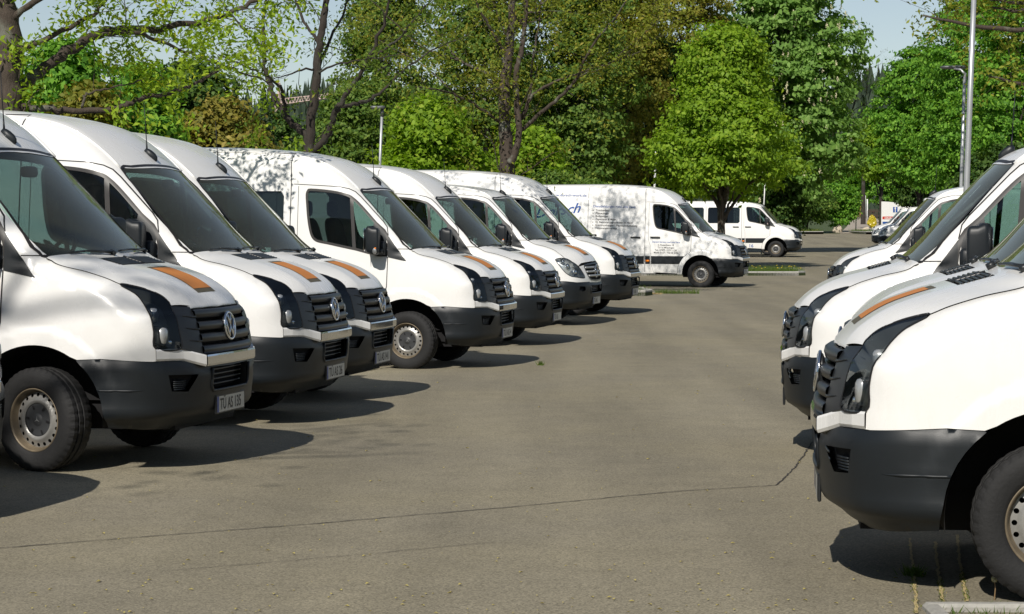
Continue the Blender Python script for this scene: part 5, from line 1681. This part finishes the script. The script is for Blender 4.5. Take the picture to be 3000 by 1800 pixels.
# --- far wooded hills and conifers
def hill(name, pts, Y, depth, mat, n, seed, label=None):
    r = rs(seed); P = np.array([at(u, v, Y) for u, v in pts])
    m = len(P); V = []
    for d, s in ((0, 1), (depth * .5, 1.02), (depth, .2)):
        for p in P: V.append((p[0], Y + d, p[2] * s if s < 1 else p[2]))
    for p in P: V.append((p[0], Y - depth, -2))
    Q = []
    order = [3, 0, 1, 2]
    for a, b in zip(order[:-1], order[1:]):
        Q += [(a * m + i, a * m + i + 1, b * m + i + 1, b * m + i) for i in range(m - 1)]
    o = obj(name, mesh(name, V, Q, mat)); tag(o, kind='structure')
    # tree tops on the slope, too far to tell apart
    t = r.uniform(0, 1, n); i = np.clip((t * (m - 1)).astype(int), 0, m - 2); f = t * (m - 1) - i
    base = P[i] * (1 - f)[:, None] + P[i + 1] * f[:, None]
    q = r.uniform(0, 1, n) ** 1.3
    base = np.stack([base[:, 0] + r.normal(0, 3, n), Y - depth * q, base[:, 2] * (1 - q) + -2 * q], 1)
    w = r.uniform(2.0, 4.0, n); h = r.uniform(6, 13, n)
    tri = []
    for k in range(5):
        a = r.uniform(0, 6.28, n); dx = np.cos(a) * w; dy = np.sin(a) * w; z0 = base[:, 2] + h * (k - .4) / 5.5
        tri.append(np.stack([base + np.stack([-dx, -dy, z0 - base[:, 2]], 1) * [1, 1, 1], base + np.stack([dx, dy, z0 - base[:, 2]], 1), base + np.stack([0 * dx, 0 * dx, z0 - base[:, 2] + h * .42], 1)], 1))
        w = w * .8
    T = np.concatenate(tri).reshape(-1, 3)
    o = obj('hill_woodland', fast_mesh('hill_woodland', T, np.arange(len(T)).reshape(-1, 3), LM['fir'])); tag(o, 'wooded hillside far behind the trees', 'woodland', kind='stuff')


M['hill'] = simple('hazed_hill', (.035, .055, .040), .95)  # bluish distance haze is painted into this green, no air volume
hill('hill', [(-300, 420), (200, 400), (600, 395), (800, 385), (900, 372), (960, 345), (1010, 352), (1120, 372), (1300, 360), (1700, 400), (2100, 380), (2400, 330), (2540, 305), (2620, 318), (2800, 350), (3300, 380)], 620, 150, M['hill'], 2600, 41)
for k, (u, v, Y, w, seed) in enumerate(((775, 262, 150, 3.0, 51), (690, 235, 155, 2.6, 52), (2528, 288, 215, 2.4, 53))):
    x = (u - 1500) / 6500 * Y; z0 = float(G(x, Y)); top = at(u, v, Y)[2] - z0
    root = empty('conifer', (x, Y, z0)); tag(root, ['tall dark spruce right of the copper-leaved shrub', 'shorter dark spruce behind the copper-leaved shrub', 'small dark spruce at the right foot of the chestnut'][k], 'tree')
    mb = MB(); mb.tube([(0, 0, 0), (0, 0, top)], [.25, .03], 8); mb.obj('trunk', BARK_D, root)
    r = rs(seed); n = 5000; t = r.uniform(.04 if k < 2 else .5, 1, n) ** .8; a = r.uniform(0, 6.28, n); rr = w * (1 - t) * (.55 + .45 * np.sin(t * 60) ** 2) * r.uniform(.3, 1, n)
    P = np.stack([rr * np.cos(a), rr * np.sin(a), t * top - rr * .25], 1); D = np.stack([np.cos(a), np.sin(a), -.3 * np.ones(n)], 1)
    obj('crown', leaves_mesh('crown', leaf_cloud(P, D, .30, r), LM['conifer']), root)
print('LEAVES', c1, c2, c3)
# ------------------------------------------------------------------ lamp posts (they lean a little, as the lot does)
def post(name, label, foot_uv, top_uv, Y, r0, r1, head=None, mat=None, cat='lamp post'):
    t = at(*top_uv, Y); f = at(*foot_uv, Y)
    d = (t - f) / (t[2] - f[2])
    g = float(G(f[0], Y)); base = f + d * (g - f[2])
    root = empty(name, tuple(base)); tag(root, label, cat)
    L = t - base
    m = MB(); m.tube([(0, 0, -.05), tuple(L * .33), tuple(L * .66), tuple(L)], np.linspace(r0, r1, 4), 20); m.obj('pole', mat or M['galv'], root, True)
    for k in (.08, .45):
        pass
    if head:
        hl, hw, hh, side = head
        m = MB(); V, F = superbox((0, 0, 0), (hl / 2, hw / 2, hh / 2), 4, 20, 8)
        m.add([(L[0] + side * (hl / 2 - .08) + x, L[1] + y, L[2] + .02 + z - abs(x) * .05 * side) for x, y, z in V], F); m.obj('lamp_head', M['galv_dark'], root, True)
        m = MB(); m.tube([tuple(L - np.array([0, 0, .22])), tuple(L + np.array([0, 0, .03]))], r1 * 1.25, 16); m.obj('collar', M['galv_dark'], root, True)
    return root


post('lamp_post', 'thick galvanised post rising out of the picture at the right', (2832, 540), (2856, -60), 30, .046, .034)
p = post('lamp_post', 'thinner galvanised lamp post with flat lamp arm beside the thick post', (2816, 545), (2827, 228), 38, .034, .028)
m = MB(); P = [at(2826, 232, 38) - np.array(p.location), at(2828, 218, 38) - np.array(p.location), at(2815, 206, 38) - np.array(p.location), at(2785, 200, 38.2) - np.array(p.location)]
m.tube(P, [.026, .022, .02, .02], 8); m.obj('lamp_arm', M['galv'], p, True)
m = MB(); c = at(2795, 199, 38.2) - np.array(p.location); V, F = superbox(tuple(c), (.24, .11, .03), 3, 20, 8); m.add(V, F); m.obj('lamp_head', M['galv_dark'], p, True)
post('lamp_post', 'grey lamp post with square lamp head behind the left row', (1113, 480), (1120, 318), 60, .042, .036, (.40, .30, .10, -1))
post('flag_pole', 'slim white pole behind the roof of the lettered van', (1918, 540), (1922, 433), 86, .045, .036, None, M['white_plain'], 'pole')
post('flag_pole', 'very thin white pole before the chestnut', (2238, 600), (2242, 522), 104, .03, .024, None, M['white_plain'], 'pole')
post('path_lamp', 'slender white post standing at the laurel beside the pale path', (2508, 650), (2510, 575), 179, .05, .045, None, M['white_plain'], 'pole')
post('path_lamp', 'white post nearer the trunk at the end of the pale path', (2535, 612), (2535, 574), 240, .06, .06, None, M['white_plain'], 'pole')
post('path_lamp', 'short white post touching the maple trunk at the path end', (2541, 612), (2541, 585), 242, .07, .07, None, M['white_plain'], 'pole')

# ------------------------------------------------------------------ crane far off
root = empty('tower_crane', tuple(at(818, 330, 420))); tag(root, 'red and white tower crane far behind the forked tree', 'crane')
m = MB(); o0 = np.array(root.location)
a = at(812, 308, 420) - o0; b = at(985, 284, 420) - o0
for dz, dy in ((0, -.5), (0, .5), (1.1, 0)): m.tube([a + [0, dy, dz], b + [0, dy, dz * .6]], .075, 4)
n = 18
for k in range(n):
    p = a + (b - a) * k / n; q = a + (b - a) * (k + .5) / n; w = a + (b - a) * (k + 1) / n
    for dy in (-.5, .5): m.tube([p + [0, dy, 0], q + [0, 0, 1.0]], .04, 4); m.tube([q + [0, 0, 1.0], w + [0, dy, 0]], .04, 4)
M['crane'] = simple('crane_hazed_red', (.60, .45, .41), .8)  # red paled in the colour itself to imitate fading with distance
m.obj('jib', M['crane'], root)
m = MB(); 
for dx in (-.7, .7):
    for dy in (-.7, .7): m.tube([(dx, dy, -26), (dx, dy, a[2] + .2)], .06, 4)
m.tube([(0, 0, a[2]), (0, 0, a[2] + 4.2)], .3, 4)
for z in np.arange(-24, a[2] - 1, 2.0): m.tube([(-.7, -.7, z), (.7, -.7, z + 2)], .1, 4)
m.obj('mast', M['crane'], root)

# ------------------------------------------------------------------ kerbed islands
def pg(pts): return [tuple(gpt(u, v)[:2]) for u, v in pts]
# before the lettered van
a = gpt(1912, 866); b = gpt(1700, 885)
island([(-6.0, 51.0 + 1.4), (-6.0, 50.2), (a[0] - .2, a[1] - .5), (a[0], a[1] + .1), (a[0] - .1, a[1] + 1.6)][::1], 'small kerbed grass strip end at the nose of the van before the lettered one', .9, 2600, .16, .13)
# median with the maple
a = gpt(2364, 809)
island([(-2.0, a[1] + .6), (a[0] - .25, a[1]), (a[0], a[1] + .35), (a[0] + .3, a[1] + 5.2), (-2.0, a[1] + 6.2)], 'long kerbed grass island with dandelions under the bright maple', 1.5, 16000, .17, .13, 110)
# far island left of the roadway
Yf = 170.
island([((2200 - 1500) / 6500 * Yf, Yf), ((2412 - 1500) / 6500 * Yf, Yf), ((2412 - 1500) / 6500 * Yf, Yf + 6), ((2200 - 1500) / 6500 * Yf, Yf + 6)], 'far kerbed verge full of dandelions behind the minibus', 2.2, 7000, .28, .18, 240)
island([((2512 - 1500) / 6500 * Yf, Yf + 2), ((2530 - 1500) / 6500 * Yf, Yf - 1), ((2620 - 1500) / 6500 * Yf, Yf - 1), ((2620 - 1500) / 6500 * Yf, Yf + 6), ((2520 - 1500) / 6500 * Yf, Yf + 6)], 'short kerbed grass corner left of the far vans', 1.6, 3000, .25, .18)
# near corner, bottom right
a = gpt(2700, 1786)
island([(a[0], a[1] - 1.6), (a[0] + 3.0, a[1] - 1.6), (a[0] + 3.0, a[1] - .05), (a[0], a[1])], 'granite kerb corner with grass at the bottom right', 1.0, 5200, .06, .045, width=.07)
# islands round the feet of the other row trees, hidden by the vans
for (x, y, t) in ((-5.6, 24.9, 'kerbed bed round the foot of the big oak'), (-3.4, 36.3, 'kerbed bed round the foot of the forked tree')):
    island([(x - 2.5, y - .45), (x + 2.0, y - .45), (x + 2.0, y + .45), (x - 2.5, y + .45)], t, 1.0, 600, .1, .1)

# ------------------------------------------------------------------ weeds, dandelion clock, litter on the asphalt
def weed_line(pts, n, w, h, dn):
    P = np.array([gpt(u, v)[:2] for u, v in pts]); t = RNG.uniform(0, 1, n) ** 1.0
    s = np.linspace(0, 1, len(P)); x = np.interp(t, s, P[:, 0]) + RNG.normal(0, w, n); y = np.interp(t, s, P[:, 1]) + RNG.normal(0, w, n)
    o = blades('weeds', np.c_[x, y, G(x, y)], h, .008, M['weed'], None, .8); tag(o, dn, 'weeds', kind='stuff')


strip_o = []
for i, (pts, dn) in enumerate(([[(2676, 1690), (2684, 1800)], 'dry weeds in the left paving joint before the near kerb'], [[(2750, 1700), (2762, 1770)], 'dry weeds in the middle paving joint before the near kerb'], [[(2815, 1680), (2832, 1765)], 'dry weeds in the right paving joint before the near kerb'])):
    weed_line(pts, 160, .007, .010, dn)
    q = strip('paving_joint', [gpt(pts[0][0] - 12, pts[0][1] - 110)[:2]] + [gpt(*p)[:2] for p in pts], .014, .004, M['dust'], step=.05, jit=.003); tag(q, kind='structure')
weed_line([(1040, 1090), (1090, 1080)], 120, .05, .05, 'weeds in the joint behind the third van nose')
a = gpt(1935, 862)
n = 1500; x = a[0] - RNG.uniform(0, 1.3, n); y = a[1] - .1 + RNG.normal(0, .10, n)
o = blades('straw_litter', np.c_[x, y, G(x, y)], .03, .02, M['dust'], None, 2.5); tag(o, 'pale straw litter along the kerb before the lettered van', 'litter', kind='stuff')
x = a[0] + RNG.uniform(-.1, .9, 500); y = a[1] + .25 + RNG.normal(0, .12, 500)
o = blades('weeds', np.c_[x, y, G(x, y)], .12, .012, M['grassblade'], None, .5); tag(o, 'green weeds on the asphalt beside the small kerb end', 'weeds', kind='stuff')
p = gpt(1585, 1071); n = 60
o = blades('weed_tuft', np.c_[p[0] + RNG.normal(0, .02, n), p[1] + RNG.normal(0, .02, n), np.full(n, p[2])], .06, .012, M['grassblade'], None, .6); tag(o, 'single green weed tuft in the bare asphalt lane', 'weed')
p = gpt(2676, 1688); n = 90
o = blades('weed_tuft', np.c_[p[0] + RNG.normal(0, .022, n), p[1] + RNG.normal(0, .022, n), np.full(n, p[2])], .05, .012, M['grassblade'], None, .7); tag(o, 'fresh green weed tuft at the head of the left paving joint', 'weed')
# dandelion clock
p = gpt(2912, 1760); h = float(at(2910, 1702, p[1])[2] - p[2])
root = empty('dandelion_clock', tuple(p)); tag(root, 'dandelion seed head on a thin stalk before the near tyre', 'dandelion')
m = MB(); m.tube([(0, 0, 0), (.004, 0, h * .6), (0, 0, h)], [.003, .0025, .002], 6); m.obj('stalk', simple('stalk', (.20, .13, .06), .8), root)
nb = 160; D = RNG.normal(0, 1, (nb, 3)); D /= np.linalg.norm(D, axis=1, keepdims=True)
V = leaf_cloud(np.array([0, 0, h + .006]) + D * .011, D, .012, rs(61)); obj('seed_head', leaves_mesh('seed_head', V, leaf_mat('seed_fluff', (.6, .57, .48), (.72, .68, .6), None, .3)), root)
# fallen leaves and blossom scraps, singly
M['scrap'] = simple('yellow_scrap', (.50, .42, .12), .9)
M['scrap2'] = simple('brown_scrap', (.26, .16, .06), .9)
n = 420
u = RNG.uniform(0, 2700, n); v = 1800 - RNG.uniform(0, 1, n) ** 1.6 * 850
P = [gpt(a_, b_) for a_, b_ in zip(u, v)]
V = []
for p in P:
    s = RNG.uniform(.004, .012) * (1 + .03 * p[1]); t = RNG.uniform(0, 6.28); c, d = math.cos(t) * s, math.sin(t) * s
    z = p[2] + .006
    V += [(p[0] - c, p[1] - d, z), (p[0] + d * .5, p[1] - c * .5, z + s * .4), (p[0] + c, p[1] + d, z), (p[0] - d * .5, p[1] + c * .5, z + s * .3)]
o = obj('fallen_scraps', fast_mesh('fallen_scraps', np.array(V), np.arange(len(V)).reshape(-1, 4), M['scrap'])); tag(o, 'tiny yellow blossom scraps strewn over the asphalt', 'litter', kind='stuff')
# crumpled paper
p = gpt(1822, 873); m = MB(); r = rs(71)
V, F = superbox((0, 0, .03), (.12, .07, .03), 2, 12, 6); m.add([(x + r.normal(0, .014), y + r.normal(0, .012), max(.002, z + r.normal(0, .012))) for x, y, z in V], F)
o = m.obj('paper_scrap', M['white_plain']); o.location = tuple(p); tag(o, 'crumpled white paper scrap before the kerb of the lettered van', 'paper')

# ------------------------------------------------------------------ far end of the roadway
def far(u, Y): return (u - 1500) / 6500 * Y
Ys = 181
x0, x1 = far(2581, Ys), far(2668, Ys); g = float(G(x0, Ys)); zt = float(at(2581, 592, Ys)[2]); zt2 = float(at(2650, 607, Ys)[2])
root = empty('sign_board', ((x0 + x1) / 2, Ys, g)); tag(root, 'white signboard with curved top, red strip and blue emblem behind the far vans', 'sign')
cx = (x0 + x1) / 2
topc = [(x0 - cx + (x1 - x0) * t, zt - g + (zt2 - zt) * (t ** 2)) for t in np.linspace(0, 1, 9)]
poly = [(x0 - cx, .1)] + [topc[0]] + topc[1:] + [(x1 - cx, .1)]
nP = len(poly); m = MB(); V = [(x, -.06, z) for x, z in poly] + [(x, .06, z) for x, z in poly]
m.add(V, [tuple(range(nP))[::-1], tuple(range(nP, 2 * nP))] + [(i, (i + 1) % nP, nP + (i + 1) % nP, nP + i) for i in range(nP)]); m.obj('board', M['white_plain'], root)
def rect(u0, v0, u1, v1, mat, name, y=-.066):
    a = at(u0, v0, Ys); b = at(u1, v1, Ys); m = MB(); m.box((a[0] - cx, y - .004, b[2] - g), (b[0] - cx, y, a[2] - g)); return m.obj(name, mat, root)
rect(2585, 636, 2655, 644, M['red'], 'red_strip')
rect(2585, 651, 2640, 657, M['ink_blue'], 'blue_strip')
rect(2616, 608, 2629, 624, M['ink_blue'], 'blue_emblem')
rect(2621.5, 606, 2623.5, 625, M['white_plain'], 'emblem_bar', -.072)
a = at(2622.5, 612, Ys); mm = MB(); mm.add([(a[0] - cx + .07 * math.cos(t), -.0735, a[2] - g + .07 * math.sin(t)) for t in np.linspace(0, 6.28, 13)[:-1]], [tuple(range(12))]); mm.obj('emblem_dot', M['white_plain'], root)
V, F = text_geo('GRAB', .95, .15, 0, .02); a = at(2591, 643.2, Ys)
obj('sign_lettering', mesh('sign_lettering', [(a[0] - cx + q[0] * .6, -.0725, a[2] - g + q[1]) for q in V], F, M['white_plain'], smooth=False), root)
# yellow bag over a sign
Yb = 174; c = at(2555, 650, Yb); gz = float(G(c[0], Yb))
root = empty('bagged_sign', (c[0], Yb, gz)); tag(root, 'road sign wrapped in a yellow plastic bag at the verge', 'sign')
m = MB(); r = rs(72); V, F = superbox((0, 0, 0), (.35, .12, .50), 2.6, 22, 12)
zc = float(c[2] - gz)
m.add([(x * np.interp(z, [-.5, -.25, 0, .5], [.45, 1.15, 1.0, .5]) + r.normal(0, .03), y * (1 - .4 * z) + r.normal(0, .03), zc + z + r.normal(0, .02)) for x, y, z in V], F); m.obj('bag', M['bag'], root, False)
m = MB(); m.tube([(0, .05, 0), (0, .05, zc)], .03, 8); m.obj('pole', M['galv'], root)
m = MB(); m.box((-.38, -.12, .10), (.28, .04, .24), .02); m.box((.02, -.10, .24), (.06, -.05, .48)); m.box((.22, -.10, .24), (.26, -.05, .55)); m.obj('foot_plate', M['white_plain'], root)
# boulders
def boulder(u, v, Y, s, seed, label):
    p = at(u, v, Y); g = float(G(p[0], Y)); r = rs(seed); V, F = superbox((0, 0, s[2] * .8), s, 3.4, 18, 10)
    V = [(x * (1 + .10 * math.sin(3 * z / s[2] + 5 * y)) + r.normal(0, .015), y + r.normal(0, .015), z * (1 + .12 * math.sin(4 * x)) + r.normal(0, .015)) for x, y, z in V]
    o = obj('boulder', mesh('boulder', V, F, M['stone'])); o.location = (p[0], Y, g - .04); tag(o, label, 'stone')


boulder(2453, 675, 176, (.37, .3, .30), 81, 'pale boulder at the laurel bush by the roadway end')
boulder(2536, 678, 175, (.32, .26, .26), 82, 'mottled boulder beside the yellow-bagged sign')
# pale path rising behind
pth = [(far(2490, 178), 172), (far(2530, 186), 186), (far(2536, 205), 205), (far(2530, 230), 230), (far(2522, 270), 270)]
o = strip('path', pth, 3.4, .012, M['path'], step=2.); tag(o, kind='structure')
# garden fence and brown house end seen past the trunk
Yh = 285
root = empty('brown_house', (far(2520, Yh), Yh, float(G(far(2520, Yh), Yh)))); tag(root, 'orange-brown house corner half hidden at the end of the path', 'house')
M['ochre'] = simple('ochre_wall', (.42, .20, .07), .8); M['roofb'] = simple('brown_roof', (.06, .035, .025), .8); M['darkpane'] = simple('dark_pane', (.02, .022, .025), .2)
m = MB(); m.box((-1.4, 0, 0), (.3, 5, 2.6)); m.obj('wall', M['ochre'], root)
m = MB(); m.add([(-1.8, -.4, 2.6), (.6, -.4, 2.6), (.6, 5.4, 2.6), (-1.8, 5.4, 2.6), (-1.8, 2.5, 3.6), (.6, 2.5, 3.6)], [(0, 1, 5, 4), (2, 3, 4, 5), (0, 4, 3), (1, 2, 5), (3, 2, 1, 0)]); m.obj('roof', M['roofb'], root)
for xx in (-.9,): m = MB(); m.box((xx, -.03, .9), (xx + .8, -.004, 2.0)); m.obj('window', M['darkpane'], root)
root = empty('slat_fence', (far(2515, 255), 255, float(G(far(2515, 255), 255)))); tag(root, 'dark garden fence across the end of the path', 'fence')
mf = MB(); mf.box((-.04, -.02, 0), (.04, .02, 1.1)); fm = mf.mesh('slat', M['roofb'])
for k in range(22): obj('slat', fm, root, (-1.2 + k * .16, 0, 0))
m = MB(); m.box((-1.3, .021, .3), (2.5, .06, .4)); m.box((-1.3, .021, .8), (2.5, .06, .9)); m.obj('rail', M['roofb'], root)
